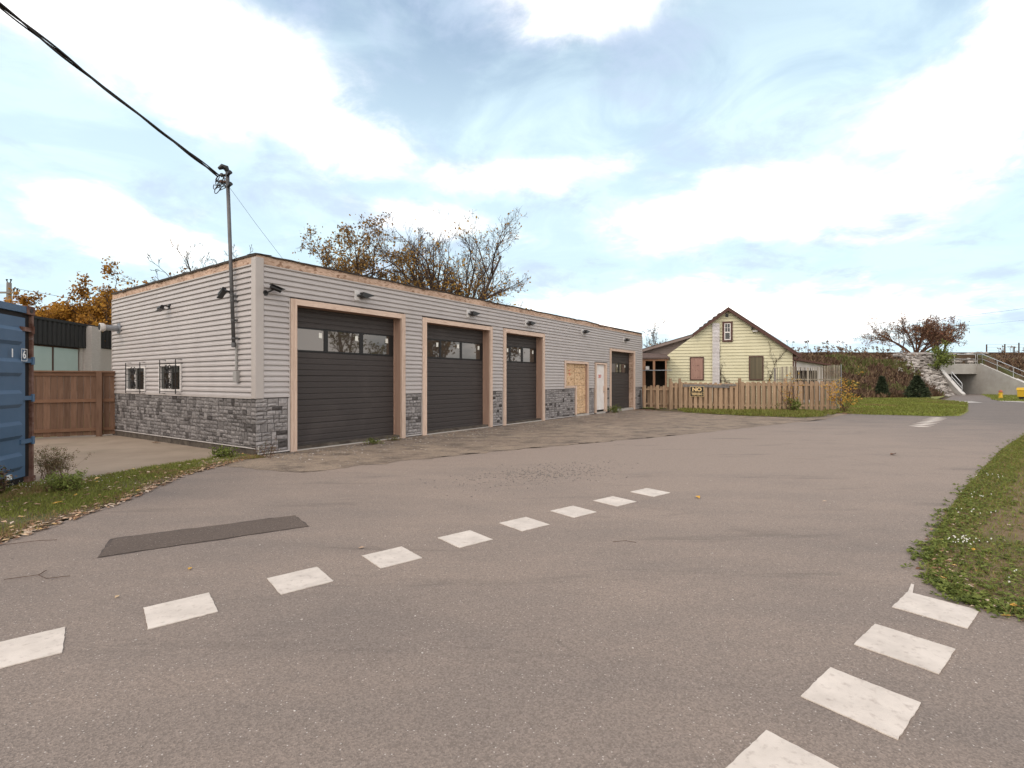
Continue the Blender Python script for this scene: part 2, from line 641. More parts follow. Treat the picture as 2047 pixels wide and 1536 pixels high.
M['cable'] = mat('cable_black', (0.018, 0.013, 0.011), rough=0.6)
M['bracket'] = mat('white_bracket', (0.55, 0.52, 0.50), rough=0.5)
M['blue'] = mat('container_blue', (0.055, 0.105, 0.175), (0.070, 0.125, 0.20), rough=0.5, scale=2.2, bump=0.15, c3=(0.15, 0.065, 0.035), s3=2.6, t3=(0.68, 0.72), spec=0.4)
M['rust'] = mat('rusty_steel', (0.085, 0.035, 0.022), (0.20, 0.12, 0.095), rough=0.85, scale=7, bump=0.5, c3=(0.30, 0.28, 0.27), s3=4, t3=(0.62, 0.75))
M['gasket'] = mat('door_gasket', (0.012, 0.010, 0.010), rough=0.7)
M['stencil'] = mat('stencil_white', (0.75, 0.74, 0.72), rough=0.6)
M['cedar'] = mat('cedar_board', (0.125, 0.068, 0.042), (0.175, 0.099, 0.064), rough=0.8, scale=2.5, stretch=(9, 9, 0.8), objvar=0.22, c3=(0.075, 0.038, 0.022), s3=4, t3=(0.62, 0.78))
M['cedar_rail'] = mat('cedar_rail', (0.155, 0.078, 0.044), (0.19, 0.102, 0.062), rough=0.8, scale=3, objvar=0.1)
M['picket'] = mat('picket_stain', (0.37, 0.255, 0.165), (0.275, 0.182, 0.112), rough=0.8, scale=2.5, stretch=(9, 9, 0.8), objvar=0.16, c3=(0.13, 0.075, 0.05), s3=3, t3=(0.62, 0.85))
M['greyboard'] = mat('weathered_board', (0.155, 0.14, 0.13), (0.23, 0.21, 0.195), rough=0.9, scale=3, stretch=(1, 8, 8), objvar=0.1)
M['yellow'] = mat('yellow_siding', (0.60, 0.56, 0.39), (0.55, 0.51, 0.345), rough=0.6, scale=1.2, objvar=0.035, c3=(0.42, 0.38, 0.24), s3=0.7, t3=(0.6, 0.85))
M['taupe'] = mat('taupe_siding', (0.20, 0.155, 0.135), (0.235, 0.185, 0.165), rough=0.65, scale=1.2, objvar=0.04)
M['chase'] = mat('chimney_white', (0.60, 0.57, 0.57), (0.50, 0.465, 0.455), rough=0.7, scale=2, objvar=0.03)
M['brown'] = mat('brown_paint', (0.075, 0.034, 0.026), (0.095, 0.046, 0.036), rough=0.6, scale=2)
M['shingle'] = mat('asphalt_shingle', (0.085, 0.058, 0.048), (0.13, 0.092, 0.078), rough=0.95, scale=9, bump=0.5)
M['plywood'] = mat('boarded_plywood', (0.34, 0.205, 0.165), (0.28, 0.165, 0.132), rough=0.8, scale=2.4, stretch=(5, 5, 1))
M['curtain'] = mat('curtain', (0.135, 0.11, 0.066), (0.085, 0.068, 0.042), rough=0.5, scale=1.6, stretch=(6, 1, 0.05), detail=2)
M['darkroom'] = mat('porch_interior', (0.028, 0.021, 0.017), (0.045, 0.033, 0.026), rough=0.9, scale=2)
M['porchwood'] = mat('porch_post', (0.36, 0.20, 0.12), (0.28, 0.15, 0.09), rough=0.8, scale=3, stretch=(8, 8, 1))
M['sign_black'] = mat('sign_black', (0.016, 0.012, 0.010), rough=0.4)
M['sign_cream'] = mat('sign_cream', (0.66, 0.48, 0.24), rough=0.5)
M['slat'] = mat('weathered_slat', (0.34, 0.30, 0.24), (0.20, 0.165, 0.125), rough=0.85, scale=2, objvar=0.35)
M['fascia_black'] = mat('ribbed_black', (0.017, 0.016, 0.016), (0.023, 0.021, 0.020), rough=0.6, scale=2)
M['brick'] = mat('white_brick', (0.42, 0.365, 0.335), (0.50, 0.445, 0.415), rough=0.85, scale=9, objvar=0.0, stretch=(1, 1, 5))
M['bark'] = mat('bark', (0.048, 0.031, 0.024), (0.085, 0.058, 0.046), rough=0.95, scale=6)
M['bark_dark'] = mat('bark_dark', (0.036, 0.022, 0.016), (0.065, 0.042, 0.032), rough=0.95, scale=6)
M['bark_red'] = mat('bark_russet', (0.085, 0.042, 0.028), (0.13, 0.068, 0.045), rough=0.95, scale=6)
M['leaf_gold'] = foliage('leaf_gold', [(0.0, (0.20, 0.085, 0.02)), (0.4, (0.40, 0.20, 0.035)), (0.75, (0.54, 0.31, 0.06)), (1.0, (0.58, 0.39, 0.12))], 0.5)
M['leaf_olive'] = foliage('leaf_olive', [(0.0, (0.10, 0.06, 0.022)), (0.35, (0.22, 0.125, 0.04)), (0.7, (0.34, 0.19, 0.055)), (1.0, (0.45, 0.26, 0.07))])
M['leaf_orange'] = foliage('leaf_orange', [(0.0, (0.10, 0.05, 0.015)), (0.35, (0.27, 0.125, 0.022)), (0.7, (0.42, 0.20, 0.03)), (1.0, (0.50, 0.27, 0.045))])
M['leaf_russet'] = foliage('leaf_russet', [(0.0, (0.16, 0.09, 0.055)), (0.5, (0.33, 0.195, 0.12)), (0.9, (0.42, 0.25, 0.15)), (1.0, (0.38, 0.10, 0.07))], 0.5)
M['leaf_green'] = foliage('leaf_green', [(0.0, (0.06, 0.078, 0.02)), (0.5, (0.15, 0.185, 0.042)), (1.0, (0.25, 0.285, 0.075))])
M['needle'] = foliage('needle', [(0.0, (0.016, 0.024, 0.012)), (0.6, (0.046, 0.062, 0.03)), (1.0, (0.09, 0.11, 0.05))], 0.1)
M['grass'] = foliage('grass_blades', [(0.0, (0.22, 0.13, 0.065)), (0.22, (0.32, 0.215, 0.11)), (0.34, (0.20, 0.17, 0.05)), (0.7, (0.165, 0.19, 0.04)), (1.0, (0.25, 0.275, 0.06))], 0.3)
M['scrub'] = foliage('dry_scrub', [(0.0, (0.055, 0.032, 0.022)), (0.35, (0.125, 0.072, 0.046)), (0.6, (0.20, 0.130, 0.078)), (0.78, (0.105, 0.10, 0.034)), (1.0, (0.125, 0.14, 0.042))], 0.2)
M['litter'] = foliage('leaf_litter', [(0.0, (0.12, 0.06, 0.035)), (0.35, (0.30, 0.17, 0.10)), (0.6, (0.48, 0.33, 0.22)), (0.85, (0.56, 0.45, 0.35)), (1.0, (0.60, 0.34, 0.06))], 0.1)
M['flower'] = mat('white_flower', (0.72, 0.70, 0.62), rough=0.7)
M['soil'] = mat('soil', (0.095, 0.068, 0.042), (0.15, 0.115, 0.065), rough=0.95, scale=3, bump=0.6, c3=(0.075, 0.085, 0.028), s3=1.6, t3=(0.45, 0.62))
M['soil_dry'] = mat('soil_dry', (0.13, 0.085, 0.05), (0.20, 0.138, 0.08), rough=0.95, scale=4, bump=0.6, c3=(0.10, 0.095, 0.035), s3=1.2, t3=(0.52, 0.68))
M['turf'] = mat('turf', (0.15, 0.165, 0.035), (0.21, 0.21, 0.052), rough=0.95, scale=1.1, bump=0.8, bscale=14, c3=(0.20, 0.165, 0.07), s3=0.5, t3=(0.5, 0.72))
M['bank'] = mat('bank_soil', (0.085, 0.054, 0.036), (0.12, 0.082, 0.052), rough=0.95, scale=1.5, bump=0.6, c3=(0.075, 0.080, 0.027), s3=0.45, t3=(0.5, 0.62))
M['riprap'] = mat('riprap', (0.75, 0.75, 0.75), (1.15, 1.15, 1.15), rough=0.9, scale=5, tone=[(0, (0.13, 0.11, 0.095)), (0.6, (0.28, 0.25, 0.225)), (1, (0.42, 0.385, 0.355))])
M['ballast'] = mat('ballast', (0.075, 0.062, 0.055), (0.13, 0.11, 0.10), rough=0.95, scale=8, bump=0.8)
M['rail'] = mat('rail_steel', (0.055, 0.035, 0.028), rough=0.7)
M['blockwall'] = mat('stone_block', (0.10, 0.082, 0.07), (0.155, 0.135, 0.118), rough=0.95, scale=1.6, bump=0.5, objvar=0.35)
M['concrete'] = mat('concrete', (0.32, 0.30, 0.275), (0.39, 0.37, 0.345), rough=0.85, scale=1.2, bump=0.2, bscale=30, c3=(0.255, 0.24, 0.22), s3=0.8, t3=(0.55, 0.8))
M['coping'] = mat('coping_concrete', (0.52, 0.50, 0.475), rough=0.8)
M['steelrail'] = mat('rail_galv', (0.50, 0.51, 0.52), rough=0.35, metal=0.5)
M['hydrant'] = mat('hydrant_yellow', (0.58, 0.36, 0.03), rough=0.5)
M['hydrant_red'] = mat('hydrant_cap', (0.33, 0.10, 0.05), rough=0.5)
M['pad'] = mat('pad_concrete', (0.225, 0.175, 0.13), (0.285, 0.225, 0.17), rough=0.9, scale=0.9, bump=0.25, bscale=60, c3=(0.165, 0.135, 0.09), s3=0.6, t3=(0.55, 0.8))
M['asphalt'] = asphalt_mat('asphalt', (0.146, 0.122, 0.107), (0.184, 0.152, 0.131), (0.44, 0.39, 0.35), spk=0.94, dust=(0.254, 0.199, 0.162))
M['apron'] = asphalt_mat('old_asphalt', (0.215, 0.160, 0.120), (0.31, 0.24, 0.175), (0.46, 0.39, 0.33), patch=(0.118, 0.09, 0.07), spk=0.72, bumpd=0.012)
M['patch'] = asphalt_mat('fresh_patch', (0.095, 0.072, 0.058), (0.120, 0.092, 0.075), (0.30, 0.27, 0.25), spk=0.95)
M['tar'] = mat('tar_joint', (0.055, 0.042, 0.036), (0.10, 0.078, 0.066), rough=0.8, scale=14)
M['marking'] = mat('marking_white', (0.50, 0.44, 0.385), (0.61, 0.54, 0.475), rough=0.7, scale=5, detail=9, objvar=0.03, bump=0.25, bscale=160, c3=(0.34, 0.28, 0.24), s3=24, t3=(0.55, 0.8))
M['kerb'] = mat('kerb_concrete', (0.42, 0.385, 0.35), (0.36, 0.325, 0.29), rough=0.85, scale=2)
M['gravel'] = mat('gravel', (0.8, 0.8, 0.8), (1.1, 1.1, 1.1), rough=0.9, scale=20, tone=[(0, (0.13, 0.115, 0.105)), (0.5, (0.25, 0.215, 0.19)), (1, (0.52, 0.47, 0.43))])
M['twig'] = mat('twig', (0.075, 0.045, 0.032), rough=0.9)

def rnd_in_poly(poly, rng):
    xs = [p[0] for p in poly]
    ys = [p[1] for p in poly]
    while True:
        x, y = rng.uniform(min(xs), max(xs)), rng.uniform(min(ys), max(ys))
        if in_poly(x, y, poly):
            return x, y

def in_poly(x, y, poly):
    c = False
    j = len(poly) - 1
    for i in range(len(poly)):
        xi, yi = poly[i]
        xj, yj = poly[j]
        if (yi > y) != (yj > y) and x < (xj - xi) * (y - yi) / (yj - yi) + xi:
            c = not c
        j = i
    return c

def edge_dist(x, y, line):
    best = 1e9
    for (x0, y0), (x1, y1) in zip(line, line[1:]):
        dx, dy = x1 - x0, y1 - y0
        t = max(0, min(1, ((x - x0) * dx + (y - y0) * dy) / (dx * dx + dy * dy)))
        best = min(best, math.hypot(x - x0 - t * dx, y - y0 - t * dy))
    return best

def rough_line(pts, step, amp, seed):
    out = []
    for (x0, y0), (x1, y1) in zip(pts, pts[1:]):
        L = math.hypot(x1 - x0, y1 - y0)
        n = max(1, int(L / step))
        for i in range(n):
            t = i / n
            x, y = x0 + (x1 - x0) * t, y0 + (y1 - y0) * t
            k = mnoise.noise(Vector((x * 2.3, y * 2.3, seed))) * amp + mnoise.noise(Vector((x * 9, y * 9, seed + 5))) * amp * 0.5
            if i:
                x, y = x - (y1 - y0) / L * k, y + (x1 - x0) / L * k
            out.append((x, y))
    out.append(pts[-1])
    return out

def sheet(name, poly, z, mat_, zf=None, kind='structure', parent=None):
    import bmesh
    bm = bmesh.new()
    vs = [bm.verts.new((x, y, zf(x, y) if zf else z)) for x, y in poly]
    bm.faces.new(vs)
    bmesh.ops.triangulate(bm, faces=bm.faces[:])
    bmesh.ops.recalc_face_normals(bm, faces=bm.faces[:])
    if bm.faces and sum(f.normal.z * f.calc_area() for f in bm.faces) < 0:
        bmesh.ops.reverse_faces(bm, faces=bm.faces[:])
    me = bpy.data.meshes.new(name)
    bm.to_mesh(me)
    bm.free()
    me.materials.append(mat_)
    o = bpy.data.objects.new(name, me)
    COL.objects.link(o)
    if parent:
        o.parent = parent
    if kind:
        o['kind'] = kind
    return o

# ------------------------------------------------------------------ ground
UX, UY = 0.57994, 0.81466           # along the garage front
CX0, CY0 = -5.04, 9.97              # garage corner
def bw(x, y, z=0.0):                # garage frame -> world
    return (CX0 + UX * x - UY * y, CY0 + UY * x + UX * y, z)

MBg = MB()
MBg.quad((-700, -700, -0.16), (700, -700, -0.16), (700, 700, -0.16), (-700, 700, -0.16))
tag(MBg.build('ground', M['turf']), kind='structure')

left_edge = [(-4.45, -6), (-4.6, 2.5), (-4.72, 4.66), (-4.8, 6.11), (-5.16, 7.97), (-5.06, 9.3), (-4.72, 9.72)]
right_edge = [(33.5, 31.0), (26, 23.6), (14.35, 14.03), (10.5, 10.85), (6.71, 7.39), (4.81, 5.61), (3.75, 4.52), (3.18, 3.85), (3.1, 3.36), (3.3, 3.0), (3.9, 2.62), (5.5, 2.1), (12, 1.2)]
asph = rough_line(left_edge, 0.12, 0.02, 1) + [bw(0.3, 0.5)[:2], bw(20.4, 0.5)[:2], (8.2, 26.4), (15.6, 24.0)] \
    + [(19.0, 24.2), (26.29, 31.0), (33, 38.5), (44.7, 51), (44.7, 66), (48.9, 66), (48.9, 46), (40, 40), (35.5, 35.6), (35.0, 31.5)] \
    + rough_line(right_edge, 0.12, 0.02, 2) + [(12, -6)]
asphalt = sheet('asphalt_road', asph, 0.0, M['asphalt'])
# broken old surface along the garage front
apl = rough_line([(-5.1, 8.9), (-4.3, 8.45), (-3.43, 8.19), (-0.35, 10.6), (2.95, 12.72), (5.28, 14.3), (9.0, 17.1), (12.04, 19.4)], 0.05, 0.16, 3)
apron = sheet('forecourt', apl + [(15.0, 22.5), (8.4, 26.3), bw(20.4, 0.35)[:2], bw(0.2, 0.35)[:2]], 0.004, M['apron'])
# dark repair patch inside its tar joint
sheet('tar_joint', rough_line([(-3.785, 4.765), (-2.4, 5.605), (-2.07, 5.17), (-3.49, 4.25), (-3.785, 4.765)], 0.03, 0.03, 14)[:-1], 0.002, M['tar'])
sheet('tar_patch', rough_line([(-3.77, 4.76), (-2.4, 5.59), (-2.09, 5.17), (-3.49, 4.27), (-3.77, 4.76)], 0.03, 0.02, 4)[:-1], 0.005, M['patch'])

def pad_z(x, y):
    s = -(x - CX0) * UY + (y - CY0) * UX
    return 0.01 - 0.092 * max(0, min(1.2, s / 7.94))
padpoly = rough_line([(-7.7, 6.9), (-6.55, 7.5), (-6.15, 8.66), (-5.55, 10.2), (-5.0, 10.0)], 0.1, 0.04, 6) + [bw(0.4, 0.4)[:2], bw(0.4, 8.2)[:2], (-17.5, 10.9), (-12.0, 4.5)]
sheet('concrete_pad', padpoly, 0, M['pad'], zf=pad_z)

# left verge, right verge, lawns
vl_in = [(-4.45, -6), (-4.6, 2.5), (-4.72, 4.66), (-4.8, 6.11), (-5.16, 7.97), (-5.04, 9.45), (-4.75, 9.75)]
vleft = rough_line(vl_in, 0.08, 0.06, 8) + [(-5.05, 10.0), (-5.5, 10.25), (-6.15, 8.7), (-6.5, 7.55), (-7.9, 6.9), (-12, 4.0), (-12, -6)]
sheet('verge', vleft, 0.008, M['soil'])
vr_line = [(34.5, 31.2), (26, 23.5), (14.3, 14.03), (10.5, 10.82), (6.71, 7.39), (4.81, 5.61), (3.72, 4.52), (3.14, 3.85), (3.06, 3.36), (3.28, 3.0), (3.9, 2.6), (5.5, 2.08), (12, 1.2)]
vright = rough_line(vr_line, 0.08, 0.06, 9) + [(40, 1.2), (40, 31.2)]
sheet('verge', vright, 0.008, M['soil_dry'])
fence_strip = rough_line([(6.9, 25.2), (8.0, 23.0), (9.51, 21.04), (11.38, 19.93), (12.6, 20.4), (14.2, 22.2), (15.0, 23.0)], 0.12, 0.12, 11) + [(15.5, 24.8), (10.9, 24.9), (8.0, 26.2)]
sheet('verge', fence_strip, 0.012, M['soil'])
lawn = rough_line([(14.3, 22.9), (15.4, 21.9), (17.6, 20.75), (18.6, 20.95), (21.5, 23.8), (26.29, 29.13), (29.8, 33.0), (30.6, 34.2), (30.0, 35.0), (31.5, 37.5), (33.5, 39.8)], 0.2, 0.08, 12) \
    + [(38.0, 44.5), (43.5, 50.6), (36, 48), (14, 48), (2, 48), (2, 27.5), (14.5, 25.5)]
sheet('lawn', lawn, 0.010, M['turf'])
lawn2 = rough_line([(34.4, 31.6), (34.2, 35.3), (37.0, 38.9), (39.2, 41.3), (43.5, 46.3), (48.7, 52.6)], 0.2, 0.08, 13) + [(49.5, 52.6), (62, 48), (62, 31.6)]
sheet('lawn', lawn2, 0.012, M['turf'])
# concrete sidewalk bits either side of the path
sheet('sidewalk', [(28.0, 34.9), (32.3, 35.5), (30.7, 32.9), (29.6, 32.6), (28.6, 33.4)], 0.016, M['kerb'])
sheet('sidewalk', [(33.2, 31.3), (33.9, 35.2), (35.2, 36.4), (35.4, 35.2), (34.6, 31.3)], 0.018, M['kerb'])

# ------------------------------------------------------------------ painted crossing squares, parts of the road
def marking(cx, cy, ang, s=0.37, seed=0):
    rng = random.Random(seed)
    c, sn = math.cos(ang), math.sin(ang)
    pts = []
    n = 12
    for i in range(4):
        a = [(-.5, -.5), (.5, -.5), (.5, .5), (-.5, .5)]
        p, q = a[i], a[(i + 1) % 4]
        for k in range(n):
            t = k / n
            pts.append((p[0] + (q[0] - p[0]) * t + rng.uniform(-.006, .006), p[1] + (q[1] - p[1]) * t + rng.uniform(-.006, .006)))
    m = MB()
    m.prism([(cx + (x * c - y * sn) * s, cy + (x * sn + y * c) * s) for x, y in pts], lambda p: (p[0], p[1], 0.0065), lambda p: (p[0], p[1], 0.001))
    m.f = [tuple(reversed(f)) if i == 0 else f for i, f in enumerate(m.f)]
    return m.build('road_marking', M['marking'], asphalt)
ang = math.atan2(0.225, 0.275)
for k in range(9):
    marking(-2.73 + 0.5715 * k, 2.80 + 0.4915 * k, ang, seed=k)
for k in range(4):
    marking(2.77 - 0.57 * k, 3.305 - 0.47 * k, ang, 0.375, seed=20 + k)
for k in range(7):
    marking(13.2 + 0.6 * k, 16.35 + 0.60 * k, 0.02, 0.40, seed=40 + k)
m = MB()
m.quad((2.792, 3.565, 0.004), (2.815, 3.55, 0.004), (2.945, 3.70, 0.004), (2.935, 3.715, 0.004))
m.build('road_marking', M['marking'], asphalt)

# ------------------------------------------------------------------ garage
RZ = math.atan2(UY, UX)
GW, GD, GH = 20.5, 7.94, 4.0
garage = thing('garage_building', 'long single storey garage with grey vinyl siding, stone base and four dark overhead doors', 'garage', (CX0, CY0, 0), RZ)

def Pf(r, o, z):                    # front wall: run along x, outwards -y
    return (r, -o, z)
def Pl(r, o, z):                    # side wall: run along y, outwards -x
    return (-o, r, z)

# openings: (run0, run1, z0, z1)
F_OPEN = [(0.69, 3.86, -1, 3.21), (4.49, 7.56, -1, 3.21), (8.15, 10.72, -1, 3.21), (12.21, 13.28, 1.17, 2.28), (13.13, 14.30, -1, 2.28),
          (14.87, 16.17, -1, 2.30), (16.43, 19.47, -1, 2.98)]
L_OPEN = [(3.32, 4.62, 1.22, 1.90), (5.47, 6.85, 1.19, 1.87)]
SID0, SID1, NC = 1.135, 3.775, 24
PITCH = (SID1 - SID0) / NC

def wall_core(P, length, opens, name):
    """sheathing cut round the openings: columns between run breaks"""
    xs = sorted({0.0, length, *[o[0] for o in opens], *[o[1] for o in opens]})
    m = MB()
    for a, b in zip(xs, xs[1:]):
        mid = (a + b) / 2
        cuts = sorted([(max(o[2], -0.2), o[3]) for o in opens if o[0] < mid < o[1]])
        z = -0.2
        spans = []
        for c0, c1 in cuts:
            if c0 > z + 1e-4:
                spans.append((z, c0))
            z = max(z, c1)
        spans.append((z, GH - 0.02))
        for z0, z1 in spans:
            c = [P(a, 0, z0), P(b, 0, z0), P(b, -0.12, z0), P(a, -0.12, z0)]
            n = len(m.v)
            m.v += c + [(p[0], p[1], z1) for p in c]
            for q in ((3, 2, 1, 0), (4, 5, 6, 7), (0, 1, 5, 4), (1, 2, 6, 5), (2, 3, 7, 6), (3, 0, 4, 7)):
                m.f.append(tuple(n + i for i in q))
                m.t.append(0.5)
    return m.build(name, M['sheathing'], garage)

PROFILE = [(0.011, 0.001), (0.011, 0.031), (0.015, 0.034), (PITCH * 0.52, 0.0315), (PITCH * 0.60, 0.027), (PITCH * 0.74, 0.014), (PITCH * 0.90, 0.005), (PITCH + 0.010, 0.001)]
def prof_clip(z0, z1):
    pts = []
    for (a, oa), (b, ob) in zip(PROFILE, PROFILE[1:]):
        lo, hi = max(a, z0), min(b, z1)
        if hi < lo:
            continue
        def at(z):
            return oa if b == a else oa + (ob - oa) * (z - a) / (b - a)
        if b == a:
            pts += [(a, oa), (b, ob)]
        else:
            pts += [(lo, at(lo)), (hi, at(hi))]
    return pts

def siding_board(P, a, b, zb, z0, z1, parent):
    pr = prof_clip(z0, z1)
    if len(pr) < 2:
        return
    m = MB()
    n = 0
    for z, o in pr:
        m.v += [P(a, o, zb + z), P(b, o, zb + z)]
    for i in range(len(pr) - 1):
        m.f.append((2 * i, 2 * i + 1, 2 * i + 3, 2 * i + 2))
        m.t.append(0.5)
    m.build('siding_board', M['vinyl'], parent)

def siding(P, r0, r1, opens, parent, pitch=PITCH):
    for c in range(NC):
        zb = SID0 + c * pitch
        zt = zb + pitch
        xs = sorted({r0, r1, *[max(r0, min(r1, o[0])) for o in opens], *[max(r0, min(r1, o[1])) for o in opens]})
        run = None
        for a, b in zip(xs, xs[1:]):
            if b - a < 0.01:
                continue
            mid = (a + b) / 2
            lo, hi = 0.0, pitch + 0.01
            for o in opens:
                if o[0] < mid < o[1]:
                    if o[2] <= zb + 0.02 and o[3] >= zt - 0.02:
                        lo, hi = 1, 0
                    elif o[2] < zb + 0.02 and o[3] > zb:
                        lo = max(lo, o[3] - zb)
                    elif o[3] > zt - 0.02 and o[2] < zt:
                        hi = min(hi, o[2] - zb)
            if hi - lo < 0.015:
                if run:
                    siding_board(P, run[0], run[1], zb, run[2], run[3], parent)
                    run = None
                continue
            if run and abs(run[2] - lo) < 1e-5 and abs(run[3] - hi) < 1e-5 and abs(run[1] - a) < 1e-5:
                run = (run[0], b, lo, hi)
            else:
                if run:
                    siding_board(P, run[0], run[1], zb, run[2], run[3], parent)
                run = (a, b, lo, hi)
        if run:
            siding_board(P, run[0], run[1], zb, run[2], run[3], parent)

wall_front = wall_core(Pf, GW, F_OPEN, 'wall')
wall_side = wall_core(Pl, GD, L_OPEN, 'wall')
boxpart('wall', M['sheathing'], garage, 0.0, GW, GD - 0.12, GD, -0.2, GH - 0.02)
boxpart('wall', M['vinyl'], garage, GW - 0.12, GW, 0.12, GD - 0.12, -0.2, GH - 0.02)
siding(Pf, 0.13, GW - 0.06, F_OPEN, wall_front)
siding(Pl, 0.13, GD - 0.03, L_OPEN, wall_side)
boxpart('foundation', M['foundation'], garage, 0.02, GW - 0.02, 0.02, GD, -0.3, 0.085)
m = MB()
m.v = [Pl(0.0, -0.01, -0.3), Pl(GD, -0.01, -0.3), Pl(GD, 0.012, -0.3), Pl(0.0, 0.012, -0.3), Pl(0.0, -0.01, 0.15), Pl(GD, -0.01, 0.08), Pl(GD, 0.012, 0.08), Pl(0.0, 0.012, 0.15)]
m.f = [(3, 2, 1, 0), (4, 5, 6, 7), (0, 1, 5, 4), (1, 2, 6, 5), (2, 3, 7, 6), (3, 0, 4, 7)]
m.t = [0.5] * 6
m.build('foundation', M['foundation'], garage)
# posts and trims
boxpart('corner_post', M['trim'], garage, -0.045, 0.125, -0.045, 0.125, SID0 - 0.005, GH - 0.075, bevel=0.006)
boxpart('corner_post', M['trim'], garage, -0.03, 0.02, GD - 0.03, GD + 0.01, 0.1, GH - 0.2)
boxpart('corner_post', M['trim'], garage, GW - 0.06, GW + 0.02, -0.03, 0.06, SID0, GH - 0.2)
boxpart('trim', M['trim'], garage, 0.125, GW - 0.06, -0.037, 0.0, SID1 + 0.004, SID1 + 0.03)
boxpart('trim', M['trim'], garage, -0.037, 0.0, 0.125, GD - 0.03, SID1 + 0.004, SID1 + 0.03)
boxpart('trim', M['trim'], garage, -0.037, 0.0, 0.126, GD - 0.03, SID0 - 0.012, SID0 + 0.011)
# OSB fascia in sheets with seams
for i, (a, b) in enumerate([(0.0, 2.42), (2.425, 4.86), (4.865, 7.3), (7.305, 9.74), (9.745, 12.18), (12.185, 14.62), (14.625, 17.06), (17.065, GW)]):
    boxpart('fascia_panel', M['osb'], garage, a - (0.012 if i == 0 else 0), b, -0.014, 0.0, SID1 + 0.032, GH - 0.03 - (0.03 if i == 7 else 0))
for a, b in [(0.001, 2.42), (2.425, 4.86), (4.865, 7.3), (7.305, GD)]:
    boxpart('fascia_panel', M['osb'], garage, -0.014, -0.001, a, b, SID1 + 0.032, GH - 0.03)
# roof with ragged membrane edge
def ragged(a, b, step, seed, amp):
    n = int((b - a) / step)
    return [(a + (b - a) * i / n, mnoise.noise(Vector((i * 0.37, seed, 0))) * amp + mnoise.noise(Vector((i * 0.09, seed, 3))) * amp * 1.4) for i in range(n + 1)]
m = MB()
rf = ragged(-0.05, GW + 0.03, 0.11, 1.0, 0.020)
rl = ragged(-0.05, GD + 0.03, 0.11, 7.0, 0.016)
for (x0, k0), (x1, k1) in zip(rf, rf[1:]):
    z0, z1 = GH - 0.005 + k0, GH - 0.005 + k1
    if x0 > 15.2:
        z0 -= 0.05
        z1 -= 0.05
    y0, y1 = -0.045 + k0, -0.045 + k1
    m.quad((x0, y0, z0 - 0.028), (x1, y1, z1 - 0.028), (x1, y1, z1), (x0, y0, z0))
    m.quad((x0, y0, z0), (x1, y1, z1), (x1, 0.3, GH + 0.01), (x0, 0.3, GH + 0.01))
    m.quad((x0, y0, z0 - 0.028), (x0, 0.0, z0 - 0.028), (x1, 0.0, z1 - 0.028), (x1, y1, z1 - 0.028))
for (x0, k0), (x1, k1) in zip(rl, rl[1:]):
    z0, z1 = GH - 0.005 + k0, GH - 0.005 + k1
    y0, y1 = -0.045 + k0, -0.045 + k1
    m.quad((y0, x0, z0 - 0.045), (y1, x1, z1 - 0.045), (y1, x1, z1), (y0, x0, z0))
    m.quad((y0, x0, z0), (y1, x1, z1), (0.3, x1, GH + 0.01), (0.3, x0, GH + 0.01))
m.box(0.25, GW - 0.02, 0.25, GD, GH - 0.02, GH + 0.009)
m.build('roof', M['roofing'], garage)

# ---- stone veneer
rng = random.Random(5)
stones = []                          # (P, run0, run1, z0, z1, wall)
def pack(P, a, b, z0f, z1, wall):
    rows = 13
    h = (z1 - 0.03) / rows
    band = 0
    r = 0
    while r < rows:
        two = r + 1 < rows
        zt = z1 - r * h
        x = a
        if not two:
            while x < b - 1e-3:
                w = rng.uniform(0.12, 0.34)
                if b - x - w < 0.1:
                    w = b - x
                stones.append((P, x, x + w, zt - h, zt, wall, z0f))
                x += w
            r += 1
            continue
        while x < b - 1e-3:
            k = rng.random()
            w = rng.uniform(0.09, 0.17) if k < 0.28 else rng.uniform(0.18, 0.40)
            if b - x - w < 0.1:
                w = b - x
            if k < 0.28 and w < 0.3:
                stones.append((P, x, x + w, zt - 2 * h, zt, wall, z0f))
            else:
                s = rng.uniform(0.42, 0.58)
                for q in (0, 1):
                    zz0, zz1 = (zt - 2 * h, zt - 2 * h + 2 * h * s) if q == 0 else (zt - 2 * h + 2 * h * s, zt)
                    if w > 0.26:
                        c = rng.uniform(0.35, 0.65)
                        stones.append((P, x, x + w * c, zz0, zz1, wall, z0f))
                        stones.append((P, x + w * c, x + w, zz0, zz1, wall, z0f))
                    else:
                        stones.append((P, x, x + w, zz0, zz1, wall, z0f))
            x += w
        r += 2
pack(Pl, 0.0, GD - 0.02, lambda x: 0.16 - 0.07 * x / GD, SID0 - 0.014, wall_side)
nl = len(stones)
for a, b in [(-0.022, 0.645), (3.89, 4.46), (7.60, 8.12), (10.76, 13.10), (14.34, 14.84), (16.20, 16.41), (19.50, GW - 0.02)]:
    pack(Pf, a, b, lambda x: 0.055, SID0 - 0.004, wall_front)

